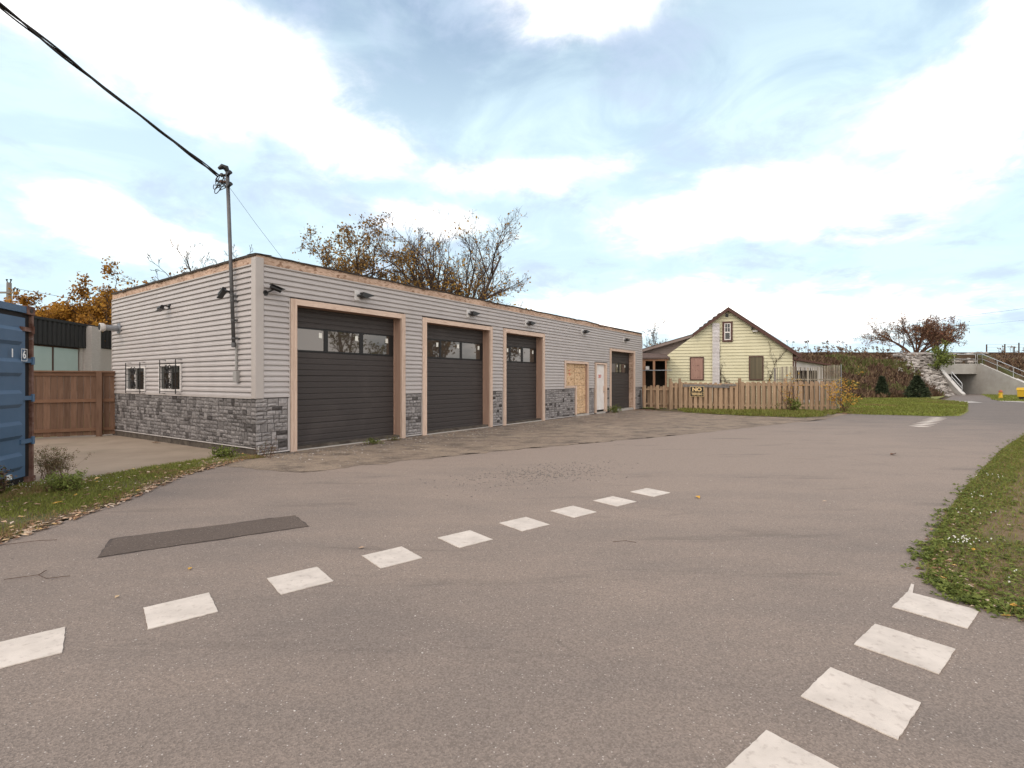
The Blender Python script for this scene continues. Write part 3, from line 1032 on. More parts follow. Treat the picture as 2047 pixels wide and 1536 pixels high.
def stone_mesh(m, P, a, b, z0, z1, tone):
    g = 0.0065
    a, b, z0, z1 = a + g, b - g, z0 + g, z1 - g
    nx, nz_ = 4, 3
    d0 = rng.uniform(0.016, 0.032)
    base = len(m.v)
    for j in range(nz_):
        for i in range(nx):
            ex = i in (0, nx - 1) or j in (0, nz_ - 1)
            x = a + (b - a) * (i / (nx - 1)) + (0 if i in (0, nx - 1) else rng.uniform(-.02, .02) * (b - a) * 3)
            z = z0 + (z1 - z0) * (j / (nz_ - 1)) + (0 if j in (0, nz_ - 1) else rng.uniform(-.15, .15) * (z1 - z0))
            o = d0 * (0.45 if ex else 1) + rng.uniform(-0.005, 0.006)
            if ex:
                x += rng.uniform(-.003, .003)
                z += rng.uniform(-.003, .003)
            m.v.append(P(x, max(o, 0.006), z))
    for j in range(nz_ - 1):
        for i in range(nx - 1):
            q = base + j * nx + i
            m.f.append((q, q + 1, q + nx + 1, q + nx))
            m.t.append(tone)
    ring = [base + i for i in range(nx)] + [base + nx * j + nx - 1 for j in range(1, nz_)] + [base + nx * (nz_ - 1) + i for i in range(nx - 2, -1, -1)] + [base + nx * j for j in range(nz_ - 2, 0, -1)]
    k = len(m.v)
    for q in ring:
        p = m.v[q]
        m.v.append((p[0] if P is Pf else 0.001, p[1] if P is Pl else -0.001, p[2]))
    for i in range(len(ring)):
        j = (i + 1) % len(ring)
        m.f.append((ring[i], k + i, k + j, ring[j]))
        m.t.append(tone)

def cam_size(s):
    P, a, b, z0, z1 = s[:5]
    p = P((a + b) / 2, 0, 0)
    w = bw(p[0], p[1])
    f = 0.55 if P is Pl else 0.7
    return -(b - a) * (z1 - z0) * f / (w[1] ** 2)
order = sorted(range(len(stones)), key=lambda i: cam_size(stones[i]))
near = set(order[:300])
rest = {}
for i, (P, a, b, z0, z1, wall, z0f) in enumerate(stones):
    z0 = max(z0, z0f((a + b) / 2))
    if z1 - z0 < 0.03:
        continue
    k = rng.random()
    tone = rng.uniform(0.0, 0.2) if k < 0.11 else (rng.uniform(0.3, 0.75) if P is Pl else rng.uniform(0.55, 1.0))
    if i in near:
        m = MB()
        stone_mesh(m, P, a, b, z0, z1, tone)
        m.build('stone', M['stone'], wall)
    else:
        mm = rest.setdefault(wall.name, (MB(), wall))[0]
        stone_mesh(mm, P, a, b, z0, z1, tone)
for mm, wall in rest.values():
    tag(mm.build('stonework', M['stone'], wall), kind='stuff')
# metal drip edge under the stone and light edge strips beside the timber
m = MB()
m.v = [Pl(0, 0, 0.137), Pl(GD, 0, 0.067), Pl(GD, 0.036, 0.067), Pl(0, 0.036, 0.137), Pl(0, 0, 0.152), Pl(GD, 0, 0.082), Pl(GD, 0.036, 0.082), Pl(0, 0.036, 0.152)]
m.f = [(3, 2, 1, 0), (4, 5, 6, 7), (0, 1, 5, 4), (1, 2, 6, 5), (2, 3, 7, 6), (3, 0, 4, 7)]
m.t = [0.5] * 6
m.build('drip_edge', M['alu'], garage)
for a, b in [(0.03, 0.675), (3.885, 4.465), (7.595, 8.125), (10.755, 13.105), (14.335, 14.845), (19.495, GW - 0.02)]:
    boxpart('drip_edge', M['alu'], garage, a, b, -0.034, 0.0, 0.028, 0.05)
boxpart('drip_edge', M['alu'], garage, 0.648, 0.664, -0.036, 0.0, 0.051, SID0 - 0.01)
boxpart('drip_edge', M['alu'], garage, 0.012, 0.028, -0.036, 0.0, 0.028, 0.19)

# ---- overhead doors
def overhead_door(a, b, top, bottom, panes, wz0, wz1, casing, label, rec=0.23, brick_jamb=False):
    g = boxpart('garage_door', M['door_black'], garage, a - 0.14, b + 0.14, rec + 0.035, rec + 0.06, bottom, top + 0.05)
    g['label'] = label
    # sections with pressed ribs
    n = max(3, round((wz0 - bottom) / 0.53))
    secs = [(bottom + (wz0 - bottom) * i / n, bottom + (wz0 - bottom) * (i + 1) / n) for i in range(n)]
    secs += [(wz1, wz1 + (top + 0.05 - wz1))]
    for z0, z1 in secs:
        m = MB()
        pr = [(z0 + 0.003, rec + 0.03), (z0 + 0.003, rec + 0.004)]
        k = 4
        hh = (z1 - z0 - 0.006) / k
        for i in range(k):
            zb = z0 + 0.003 + i * hh
            pr += [(zb + 0.004, rec), (zb + hh - 0.034, rec), (zb + hh - 0.018, rec + 0.012), (zb + hh - 0.003, rec + 0.012)]
        pr += [(z1 - 0.002, rec + 0.03)]
        for z, y in pr:
            m.v += [(a - 0.1, y, z), (b + 0.1, y, z)]
        for i in range(len(pr) - 1):
            m.f.append((2 * i, 2 * i + 1, 2 * i + 3, 2 * i + 2))
            m.t.append(0.5)
        m.build('door_panel', M['door'], g)
    # glazed section
    m = MB()
    edges = [a - 0.1] + [x for p in panes for x in p] + [b + 0.1]
    for i in range(0, len(edges), 2):
        m.box(edges[i], edges[i + 1], rec - 0.004, rec + 0.03, wz0, wz1)
    for p in panes:
        m.box(p[0], p[1], rec - 0.003, rec + 0.03, wz0, wz0 + 0.035)
        m.box(p[0], p[1], rec - 0.003, rec + 0.03, wz1 - 0.03, wz1)
    m.build('glazing_frame', M['door_black'], g)
    for p in panes:
        boxpart('window_pane', M['glass'], g, p[0], p[1], rec + 0.008, rec + 0.014, wz0 + 0.035, wz1 - 0.03)
        if p[1] - p[0] > 0.3:
            h = wz1 - wz0
            boxpart('paper_sticker', M['sticker'], g, p[1] - 0.125, p[1] - 0.045, rec + 0.004, rec + 0.007, wz1 - 0.09 - 0.22 * h, wz1 - 0.09)
    boxpart('threshold', M['kerb'], garage, a + 0.012, b - 0.012, -0.02, rec + 0.1, -0.06, bottom - 0.004)
    # timber surround: each board is its own piece
    fr = boxpart('door_frame', M['lumber_h'], garage, a - 0.0, b + 0.0, -0.055, -0.008, top, casing)
    fr.name = 'door_frame'
    boxpart('frame_board', M['lumber'], fr, a - 0.135, a - 0.068, -0.052, 0.0, -0.02, casing)
    boxpart('frame_board', M['lumber'], fr, a - 0.066, a, -0.060, 0.0, -0.02, casing + 0.003)
    boxpart('frame_board', M['lumber'], fr, b + 0.0, b + 0.13, -0.058, 0.0, -0.02, casing + 0.003)
    boxpart('jamb_board', M['jamb'], fr, b - 0.006, b + 0.02, -0.002, rec + 0.03, -0.01, top - 0.002)
    if brick_jamb:
        z = -0.005
        for k in range(6):
            z1 = z + [0.55, 0.42, 0.62, 0.5, 0.36, 0.42][k]
            boxpart('jamb_board', M['osb'], fr, b - 0.012, b - 0.0065, 0.01, rec - 0.005, z + 0.004, min(z1, top - 0.006))
            z = z1
    boxpart('jamb_board', M['jamb'], fr, b - 0.03, b - 0.0065, rec - 0.028, rec - 0.002, 0.0, top - 0.004) if not brick_jamb else None
    boxpart('jamb_board', M['jamb'], fr, a - 0.02, a + 0.006, -0.002, rec + 0.03, -0.01, top - 0.002)
    boxpart('jamb_board', M['jamb'], fr, a + 0.007, b - 0.007, -0.006, rec + 0.03, top - 0.004, top + 0.02)
    # pale J-channel round the surround
    boxpart('trim', M['trim'], fr, a - 0.165, a - 0.137, -0.03, 0.0, 0.03, casing + 0.01)
    boxpart('trim', M['trim'], fr, b + 0.132, b + 0.158, -0.03, 0.0, 0.03, casing + 0.01)
    return g
overhead_door(0.83, 3.73, 3.08, 0.03, [(0.78, 1.66), (1.765, 2.64), (2.745, 3.57)], 2.12, 2.65, 3.20, 'widest dark steel overhead door beside the building corner')
overhead_door(4.63, 7.43, 3.07, 0.03, [(4.56, 5.42), (5.49, 6.31), (6.40, 7.28)], 2.12, 2.66, 3.19, 'second dark overhead door from the building corner')
overhead_door(8.29, 10.59, 3.07, 0.035, [(8.12, 8.84), (8.93, 9.57), (9.69, 10.42)], 2.12, 2.67, 3.20, 'third dark overhead door from the building corner')
overhead_door(16.57, 19.34, 2.86, 0.10, [(16.5, 17.02), (17.18, 17.97), (18.13, 18.9)], 1.84, 2.33, 2.97, 'last dark overhead door beside the picket gate', brick_jamb=True)

# ---- boarded doorway
bd = boxpart('boarded_doorway', M['door_black'], garage, 12.2, 14.3, 0.14, 0.17, 0.0, 2.3)
boxpart('frame_board', M['lumber_h'], bd, 12.33, 14.18, -0.05, -0.004, 2.17, 2.27)
boxpart('frame_board', M['lumber'], bd, 12.22, 12.33, -0.052, 0.0, 1.18, 2.272)
boxpart('frame_board', M['lumber'], bd, 14.18, 14.29, -0.052, 0.0, 0.08, 2.272)
boxpart('frame_board', M['lumber_h'], bd, 12.33, 13.12, -0.05, 0.0, 1.18, 1.27)
boxpart('frame_board', M['lumber'], bd, 13.12, 13.20, -0.054, 0.0, 0.08, 1.272)
boxpart('jamb_board', M['jamb'], bd, 14.165, 14.185, -0.002, 0.12, 0.08, 2.17)
boxpart('osb_sheet', M['osb_gold'], bd, 12.33, 13.19, 0.06, 0.075, 1.26, 2.18)
z = 0.1
for dz in (0.26, 0.3, 0.62, 0.0, 0.52, 0.22, 0.2):
    if dz == 0:
        continue
    boxpart('osb_sheet', M['osb_gold'], bd, 13.205, 14.17, 0.055, 0.072, z + 0.005, min(z + dz - 0.004, 2.18))
    z += dz
boxpart('concrete_step', M['kerb'], garage, 13.14, 14.28, -0.07, 0.1, -0.08, 0.082)
for a, b in (((12.72, 1.86), (12.86, 1.93)), ((12.74, 1.78), (12.84, 1.76)), ((12.73, 1.70), (12.86, 1.72))):
    MB().beam((a[0], 0.058, a[1]), (b[0], 0.058, b[1]), 0.006, 0.025).build('spray_mark', M['red'], bd)

# ---- entry door
ed = boxpart('entry_door', M['white'], garage, 15.06, 15.96, 0.03, 0.07, 0.17, 2.18, bevel=0.004)
ed['label'] = 'white flush entry door with red number 207'
text_mesh('207', 0.20, 0.002, 'house_number', M['red'], ed, Matrix.Translation((15.5, 0.026, 1.66)) @ Matrix.Rotation(R(90), 4, 'X'), off=0.004)
boxpart('frame_board', M['lumber'], ed, 14.92, 15.05, -0.05, 0.09, 0.06, 2.27)
boxpart('frame_board', M['lumber'], ed, 15.97, 16.12, -0.05, 0.09, 0.06, 2.27)
boxpart('frame_board', M['lumber_h'], ed, 15.05, 15.97, -0.048, 0.09, 2.195, 2.268)
boxpart('door_plate', M['lumber'], ed, 15.86, 15.955, 0.016, 0.03, 0.92, 1.22)
MB().tube([(15.88, 0.03, 0.98), (15.88, -0.04, 0.98), (15.80, -0.045, 0.98)], 0.013, 6).build('handle', M['galv'], ed)
boxpart('door_gap', M['door_black'], ed, 15.04, 15.98, 0.072, 0.12, 0.0, 2.2)
boxpart('threshold', M['kerb'], ed, 15.05, 15.97, -0.04, 0.08, -0.06, 0.085)

# ---- side windows with iron grilles
def side_window(y0, y1, z0, z1, label, glab):
    w = MB()
    t = 0.05
    w.box(-0.045, 0.02, y0, y1, z1 - t, z1)
    w.box(-0.045, 0.02, y0, y1, z0, z0 + t)
    w.box(-0.045, 0.02, y0, y0 + t, z0 + t, z1 - t)
    w.box(-0.045, 0.02, y1 - t, y1, z0 + t, z1 - t)
    ym = y0 + (y1 - y0) * 0.52
    w.box(-0.035, 0.02, ym - 0.03, ym + 0.03, z0 + t, z1 - t)
    wo = w.build('window', M['white'], garage)
    wo['label'] = label
    boxpart('pane', M['glass2'], wo, -0.006, 0.0, y0 + t, ym - 0.03, z0 + t, z1 - t)
    boxpart('pane', M['glass2'], wo, 0.004, 0.01, ym + 0.03, y1 - t, z0 + t, z1 - t)
    g = MB()
    o = 0.15
    gz0, gz1 = z0 - 0.06, z1 + 0.1
    gy0, gy1 = y0 + 0.0, y1 - 0.36
    for y in (gy0, gy1):
        g.tube([(-0.02, y, gz1), (-o, y, gz1), (-o, y, gz0), (-0.02, y, gz0)], 0.011, 5)
    for z in [gz0 + (gz1 - gz0) * q for q in (0.2, 0.42, 0.62, 0.82)]:
        g.tube([(-o, gy0 - 0.06, z), (-o, gy1 + 0.06, z)], 0.006, 4)
    go = g.build('window_grille', M['iron'], garage)
    go['label'] = glab
    yc, zc = (gy0 + gy1) / 2 + 0.0, (gz0 + gz1) / 2
    for sy in (-1, 1):
        for sz in (-1, 1):
            s = MB()
            pts = []
            for k in range(16):
                a = k / 15 * 3.6 * PI
                r = 0.10 * (1 - k / 17)
                pts.append((-o, yc - 0.02 + sy * (0.09 + r * math.cos(a) * 0.8), zc + sz * (0.17 + r * math.sin(a) * 1.3)))
            s.tube(pts, 0.010, 4)
            s.build('scroll', M['iron'], go)
    for sz in (-1, 1):
        s = MB()
        s.tube([(-o, yc - 0.16, zc), (-o, yc, zc + sz * 0.13), (-o, yc + 0.16, zc)], 0.009, 4)
        s.build('scroll', M['iron'], go)
side_window(3.34, 4.60, 1.23, 1.885, 'white slider window nearer the service mast', 'black scrolled iron grille nearer the service mast')
side_window(5.49, 6.83, 1.205, 1.86, 'white slider window nearer the cedar fence', 'black scrolled iron grille nearer the cedar fence')

# ------------------------------------------------------------------ things on the garage walls
def on_garage(name, label, cat, x, y, z, group=None):
    return thing(name, label, cat, bw(x, y, z), RZ, group)

def wall_light(x, z, label):
    t = on_garage('flood_light', label, 'light', x, -0.025, z, 'flood lights along the garage front')
    boxpart('mounting_plate', M['bracket'], t, -0.07, 0.07, -0.025, 0.03, -0.13, 0.10, bevel=0.005)
    MB().tube([(0.0, -0.02, -0.02), (0.05, -0.09, 0.0), (0.10, -0.10, 0.02)], 0.028, 6).build('arm', M['galv_dark'], t)
    m = MB()
    m.prism([(0.02, -0.045), (0.10, -0.08), (0.24, -0.035), (0.36, 0.0), (0.36, 0.02), (0.05, 0.06)], lambda p: (p[0], -0.20, p[1]), lambda p: (p[0], -0.06, p[1]))
    m.build('lamp_head', M['black'], t, bevel=0.008)
    boxpart('lens', M['glass2'], t, 0.12, 0.25, -0.18, -0.08, -0.064, -0.052)
wall_light(2.36, 3.50, 'dark flood light above the widest overhead door beside the corner')
wall_light(6.37, 3.50, 'dark flood light above the second overhead door from the corner')
wall_light(9.50, 3.50, 'dark flood light above the third overhead door from the corner')
wall_light(13.7, 3.53, 'dark flood light above the boarded up doorway')
wall_light(18.05, 3.46, 'dark flood light above the overhead door by the picket gate')

def camera_unit(x, y, z, rz, label, arm, tilt=-12):
    t = thing('security_camera', label, 'camera', bw(x, y, z), RZ + rz, 'security cameras on the garage')
    MB().tube([(0, 0.02, 0), (0, -0.02, 0)], 0.055, 10).build('base', M['black'], t)
    MB().tube([(0, -0.02, 0), (0.01, -0.09, 0.01), arm], 0.018, 6).build('arm', M['black'], t)
    d = Matrix.Translation(arm) @ Matrix.Rotation(R(tilt), 4, 'Y')
    m = MB()
    m.tube([d @ Vector((-0.06, 0, 0.04)), d @ Vector((0.15, 0, 0.04))], 0.045, 10)
    m.build('housing', M['black'], t)
    m = MB()
    m.box(-0.07, 0.21, -0.056, 0.056, 0.082, 0.094, 0.5, d)
    m.build('sun_hood', M['black'], t)
    MB().tube([d @ Vector((0.15, 0, 0.04)), d @ Vector((0.155, 0, 0.04))], 0.034, 10).build('lens', M['glass2'], t)
camera_unit(0.16, -0.03, 3.24, 0, 'black bullet camera on the door side of the corner post', (0.09, -0.13, 0.06), 14)
camera_unit(-0.03, 4.0, 3.28, R(-90), 'black bullet camera alone on the siding above the windows', (-0.04, -0.16, 0.01), 170)
camera_unit(-0.10, 0.80, 3.30, R(-90), 'black bullet camera strapped to the service mast', (-0.16, -0.10, 0.07), 150)

t = on_garage('vent_pipe', 'galvanised flue pipe sticking out of the siding near the cedar fence', 'pipe', -0.02, 7.36, 2.95)
MB().tube([(0.02, 0, 0), (-0.36, 0, 0)], 0.078, 16).build('pipe', M['galv'], t, smooth=False)
MB().tube([(0.0, 0, 0), (-0.03, 0, 0)], 0.15, 18).build('flange', M['galv'], t)
MB().tube([(-0.33, 0, 0), (-0.37, 0, 0), (-0.45, 0, 0), (-0.455, 0, 0)], [0.09, 0.115, 0.118, 0.10], 18).build('end_cap', M['bracket'], t)
MB().tube([(-0.452, 0, 0), (-0.458, 0, 0)], 0.09, 16).build('opening', M['black'], t)

# service mast
mast = on_garage('service_mast', 'grey electrical conduit mast with weatherhead rising above the garage corner', 'mast', -0.10, 0.70, 2.2)
def mp(z):
    return (0.0, 0.27 * (z - 2.2) / 3.62, z - 2.2)
MB().tube([mp(2.2), mp(3.95), mp(5.80)], 0.036, 12).build('conduit', M['galv_dark'], mast, smooth=True)
MB().tube([mp(2.17), mp(2.26)], 0.045, 12).build('coupling', M['galv_dark'], mast)
for z in (2.35, 2.72, 3.12, 3.22):
    m = MB()
    p = mp(z)
    m.tube([(p[0], p[1], p[2] - 0.012), (p[0], p[1], p[2] + 0.012)], 0.044, 12)
    m.box(0.03, 0.1, p[1] - 0.06, p[1] - 0.02, p[2] - 0.02, p[2] + 0.02)
    m.build('clamp', M['galv_dark'], mast)
MB().tube([(0.05, 0.0, 0.02), (0.05, 0.0, -0.50)], 0.024, 8).build('lower_conduit', M['pvc'], mast)
boxpart('junction_box', M['pvc'], mast, 0.0, 0.10, -0.09, 0.05, -0.74, -0.52, bevel=0.006)
top = mp(5.82)
MB().tube([top, (top[0] - 0.02, top[1] + 0.01, top[2] + 0.06), (top[0] - 0.08, top[1] + 0.05, top[2] + 0.08), (top[0] - 0.14, top[1] + 0.06, top[2] + 0.02)], [0.045, 0.06, 0.055, 0.03], 10).build('weatherhead', M['black'], mast)
for k, (dz, a) in enumerate(((-0.22, 1), (-0.34, -1), (-0.08, 1), (-0.10, -1))):
    p = mp(5.82 + dz)
    MB().tube([(0, p[1], p[2]), (-0.03, p[1] + a * 0.13, p[2] + 0.01), (-0.03, p[1] + a * 0.18, p[2] + 0.03)], [0.03, 0.03, 0.045], 8).build('insulator', M['black'] if k != 0 else M['rust'], mast)
rg = random.Random(3)
for k in range(5):
    pts = []
    cy, cz, r = top[1] + rg.uniform(0.10, 0.34), top[2] - rg.uniform(0.1, 0.38), rg.uniform(0.07, 0.16)
    a0 = rg.random() * 6
    pts.append((0.0, top[1] + 0.02, top[2] - 0.2))
    for q in range(14):
        a = a0 + q / 13 * 5.6
        pts.append((-0.08 + 0.02 * math.sin(a), cy + r * math.cos(a), cz + r * 0.8 * math.sin(a)))
    pts.append((0.0, top[1] + 0.02, top[2] - 0.33))
    MB().tube(pts, 0.0085, 5).build('cable_loop', M['cable'], mast)
mw = Vector(bw(-0.2, 1.12, 5.73))

# service cable: three twisted strands running out over the yard
sc_ = thing('service_cable', 'thick twisted black service cable strung to the mast', 'cable', tuple(mw))
A, B = Vector((0, 0, 0)), Vector((-4.5, -13.6, 4.9))
for s in range(3):
    pts, n = [], 240
    for i in range(n + 1):
        t_ = i / n
        p = A.lerp(B, t_)
        p.z -= 0.9 * 4 * t_ * (1 - t_) * 0.28
        a = t_ * 44 + s * 2.1
        rr = 0.024 * (0.7 + 0.5 * math.sin(t_ * 31 + s))
        pts.append((p.x + rr * math.cos(a), p.y + rr * 0.4 * math.cos(a), p.z + rr * math.sin(a)))
    MB().tube(pts, 0.017 if s else 0.012, 5).build('strand', M['cable'], sc_)
a, b = Vector(bw(-0.08, 1.0, 5.55)), Vector(bw(0.62, 0.12, 4.02))
tag(MB().tube([a, (a + b) / 2 + Vector((0, 0, -0.02)), b], 0.004, 4).build('guy_wire', M['cable']), 'thin stay wire from the mast down to the garage roof', 'wire')

# ------------------------------------------------------------------ shipping container
cd = Vector((0.30, -0.954, 0)).normalized()            # along the door end, towards the viewer
cont = thing('shipping_container', 'blue steel shipping container with rusty corner and door hinges', 'container', (-7.06, 7.42, 0), math.atan2(cd.y, cd.x))
# local x along the door end (0 = far corner post), local -y... the container body lies on the side away from the lane
CH, CWD, CL = 2.56, 2.44, 6.06
def cb(name, mt, parent, x0, x1, y0, y1, z0, z1, bev=0):
    return boxpart(name, mt, parent, x0, x1, y0, y1, z0, z1, bevel=bev)
# outward is +y in this frame? outward normal = (0.954, 0.30): rotate x by +90 gives (0.954,0.30)
cb('corner_post', M['rust'], cont, 0.0, 0.045, -0.14, 0.03, 0.02, CH - 0.12)
cb('corner_post', M['rust'], cont, CWD - 0.06, CWD, -0.14, 0.03, 0.02, CH - 0.12)
cc = cb('corner_casting', M['rust'], cont, -0.012, 0.17, -0.16, 0.045, CH - 0.115, CH + 0.01, 0.008)
MB().tube([(0.09, 0.046, CH - 0.055), (0.09, 0.05, CH - 0.055)], 0.036, 12).build('casting_hole', M['black'], cc)
cb('corner_casting', M['rust'], cont, -0.012, 0.17, -0.16, 0.045, -0.02, 0.10)
cb('header', M['blue'], cont, 0.171, CWD, -0.12, 0.03, CH - 0.10, CH - 0.005)
cb('gasket', M['gasket'], cont, 0.046, CWD - 0.07, -0.10, -0.008, 0.02, CH - 0.105)
cb('body', M['blue'], cont, 0.0, CWD, -CL, -0.165, 0.02, CH)
door = cb('door', M['blue'], cont, 0.17, 1.20, -0.0075, 0.012, 0.12, CH - 0.17)
door2 = cb('door', M['blue'], cont, 1.23, 2.34, -0.0075, 0.012, 0.12, CH - 0.17)
for k in range(5):
    z = 0.22 + k * 0.44
    for x0, x1, dr in ((0.30, 1.12, door), (1.34, 2.26, door2)):
        m = MB()
        m.prism([(z, 0.0), (z + 0.06, 0.045), (z + 0.21, 0.045), (z + 0.27, 0.0)], lambda p, x0=x0: (x0, p[1] + 0.004, p[0]), lambda p, x1=x1: (x1, p[1] + 0.004, p[0]))
        m.build('pressed_rib', M['blue'], dr)
for z in (0.62, 1.24, 1.78, 2.23):
    h = MB()
    h.box(0.015, 0.30, 0.008, 0.034, z - 0.03, z + 0.03)
    h.tube([(0.035, 0.036, z - 0.055), (0.035, 0.036, z + 0.055)], 0.022, 8)
    h.build('hinge', M['blue'] if z < 2 else M['rust'], door)
cm = Matrix.Translation((0.27, 0.054, 1.855)) @ Matrix.Rotation(PI, 4, 'Z') @ Matrix.Rotation(R(90), 4, 'X')
text_mesh('6', 0.155, 0.001, 'check_digit', M['stencil'], door, cm, off=0.003)
text_mesh('1', 0.16, 0.001, 'serial_digit', M['stencil'], door, Matrix.Translation((0.535, 0.054, 1.865)) @ Matrix.Rotation(PI, 4, 'Z') @ Matrix.Rotation(R(90), 4, 'X'), off=0.003)
m = MB()
for x0, x1, z0, z1 in ((0.205, 0.335, 1.935, 1.942), (0.205, 0.335, 1.768, 1.775), (0.205, 0.212, 1.775, 1.935), (0.328, 0.335, 1.775, 1.935)):
    m.box(x0, x1, 0.0525, 0.0545, z0, z1)
m.build('digit_box', M['stencil'], door)
cb('data_plate', M['stencil'], door, 0.47, 0.60, 0.012, 0.016, 0.07 + 0.06, 0.2)

# ------------------------------------------------------------------ cedar fence between garage and container
fa, fb = Vector((-11.33, 14.46)), Vector((-16.6, 11.25))
fdir = (fb - fa).normalized()
cf = thing('cedar_fence', 'tall solid brown cedar board fence behind the concrete pad', 'fence', (fa.x, fa.y, -0.085), math.atan2(fdir.y, fdir.x))
FL = (fb - fa).length
x = 0.0
k = 0
rg = random.Random(8)
while x < FL:
    w = rg.uniform(0.135, 0.15)
    boxpart('board', M['cedar'], cf, x + 0.003, x + w, -0.015, 0.005, 0.03 + rg.uniform(0, 0.02), 1.80)
    x += w + 0.002
for z in (0.16, 0.97):
    boxpart('rail', M['cedar_rail'], cf, 0.03, FL, 0.006, 0.048, z, z + 0.09)
boxpart('rail', M['cedar_rail'], cf, 0.03, FL, 0.006, 0.036, 1.70, 1.80)
boxpart('cap_rail', M['cedar_rail'], cf, -0.02, FL, -0.05, 0.09, 1.802, 1.84)
for x in (0.30, 2.7, 5.0):
    boxpart('post', M['cedar'], cf, x, x + 0.13, 0.05, 0.15, 0.0, 1.80)

# ------------------------------------------------------------------ neighbouring commercial building
nd = Vector((-0.156, 0.988)).normalized()
nb = thing('commercial_building', 'low white brick commercial building with black ribbed metal fascia behind the fence', 'building', (-19.08, 20.0, 0), math.atan2(nd.y, nd.x))
# local x along facade, outward = -y
boxpart('wall', M['brick'], nb, 3.85, 9.0, 0.0, 0.25, -0.1, 3.02)
boxpart('wall', M['brick'], nb, 2.98, 3.2, 0.05, 0.3, -0.1, 3.02)
boxpart('wall', M['brick'], nb, -6.0, 2.98, 0.12, 0.35, -0.1, 1.0)
boxpart('wall', M['brick'], nb, -6, 9.0, 0.4, 12, -0.1, 3.6)
boxpart('pier', M['brick'], nb, 3.2, 3.85, -0.28, 0.3, -0.1, 3.98)
fz = boxpart('fascia', M['fascia_black'], nb, -6, 3.19, -0.02, 0.38, 2.95, 4.05)
fz2 = boxpart('fascia', M['fascia_black'], nb, 3.86, 9, -0.02, 0.38, 3.03, 4.05)
for par, a, b, z0 in ((fz, -6, 3.12, 2.95), (fz2, 3.9, 8.9, 3.03)):
    x = a
    while x < b:
        m = MB()
        m.prism([(x, 0), (x + 0.03, -0.05), (x + 0.15, -0.05), (x + 0.18, 0)], lambda p: (p[0], p[1] - 0.021, z0 + 0.01), lambda p: (p[0], p[1] - 0.021, 3.95))
        m.build('rib', M['fascia_black'], par)
        x += 0.265
boxpart('coping', M['fascia_black'], nb, -6.05, 9.0, -0.10, 0.45, 3.953, 4.06)
for a, b in ((-1.6, -0.15), (-0.05, 1.31), (1.40, 2.9)):
    w = boxpart('window', M['brown'], nb, a - 0.05, b + 0.05, 0.10, 0.16, 1.0, 2.94)
    boxpart('pane', M['glass_pale'], w, a + 0.02, b - 0.02, 0.085, 0.098, 1.06, 2.88)
boxpart('roof', M['roofing'], nb, -6, 9, 0.45, 12, 3.6, 3.7)

# ------------------------------------------------------------------ utility pole far left
up = thing('utility_pole', 'wooden utility pole with crossarm and insulators behind the container', 'pole', (-43.4, 43.6, 0))
MB().tube([(0, 0, -0.1), (0, 0, 9.9)], [0.24, 0.17], 10).build('pole', M['greyboard'], up)
ca = boxpart('crossarm', M['greyboard'], up, -1.0, 0.95, -0.2, -0.08, 8.95, 9.1)
for x in (-0.12, 0.10):
    MB().tube([(x, 0, 9.9), (x * 1.6, 0, 10.05), (x * 1.6, 0, 10.2)], [0.04, 0.04, 0.09], 6).build('insulator', M['black'], up)
for x in (0.55, 0.85, -0.8):
    MB().tube([(x, -0.14, 9.1), (x, -0.14, 9.22), (x, -0.14, 9.38)], [0.04, 0.05, 0.09], 6).build('insulator', M['black'], up)

def wire(label, pts, r=0.012):
    tag(MB().tube(pts, r, 4).build('power_wire', M['cable']), label, 'wire')
def sagline(a, b, sag, n=14):
    a, b = Vector(a), Vector(b)
    return [a.lerp(b, i / n) - Vector((0, 0, 4 * sag * (i / n) * (1 - i / n))) for i in range(n + 1)]
wire('thin power line running from the utility pole over the orange trees', sagline((-42.6, 43.4, 9.35), (-20, 60, 6.5), 0.3), 0.02)
wire('upper power line beyond the railway bank', sagline((31, 75, 8.6), (110, 88, 17.2), 1.3), 0.022)
wire('lower power line beyond the railway bank', sagline((45, 78, 8.4), (110, 92, 14.6), 0.8), 0.016)

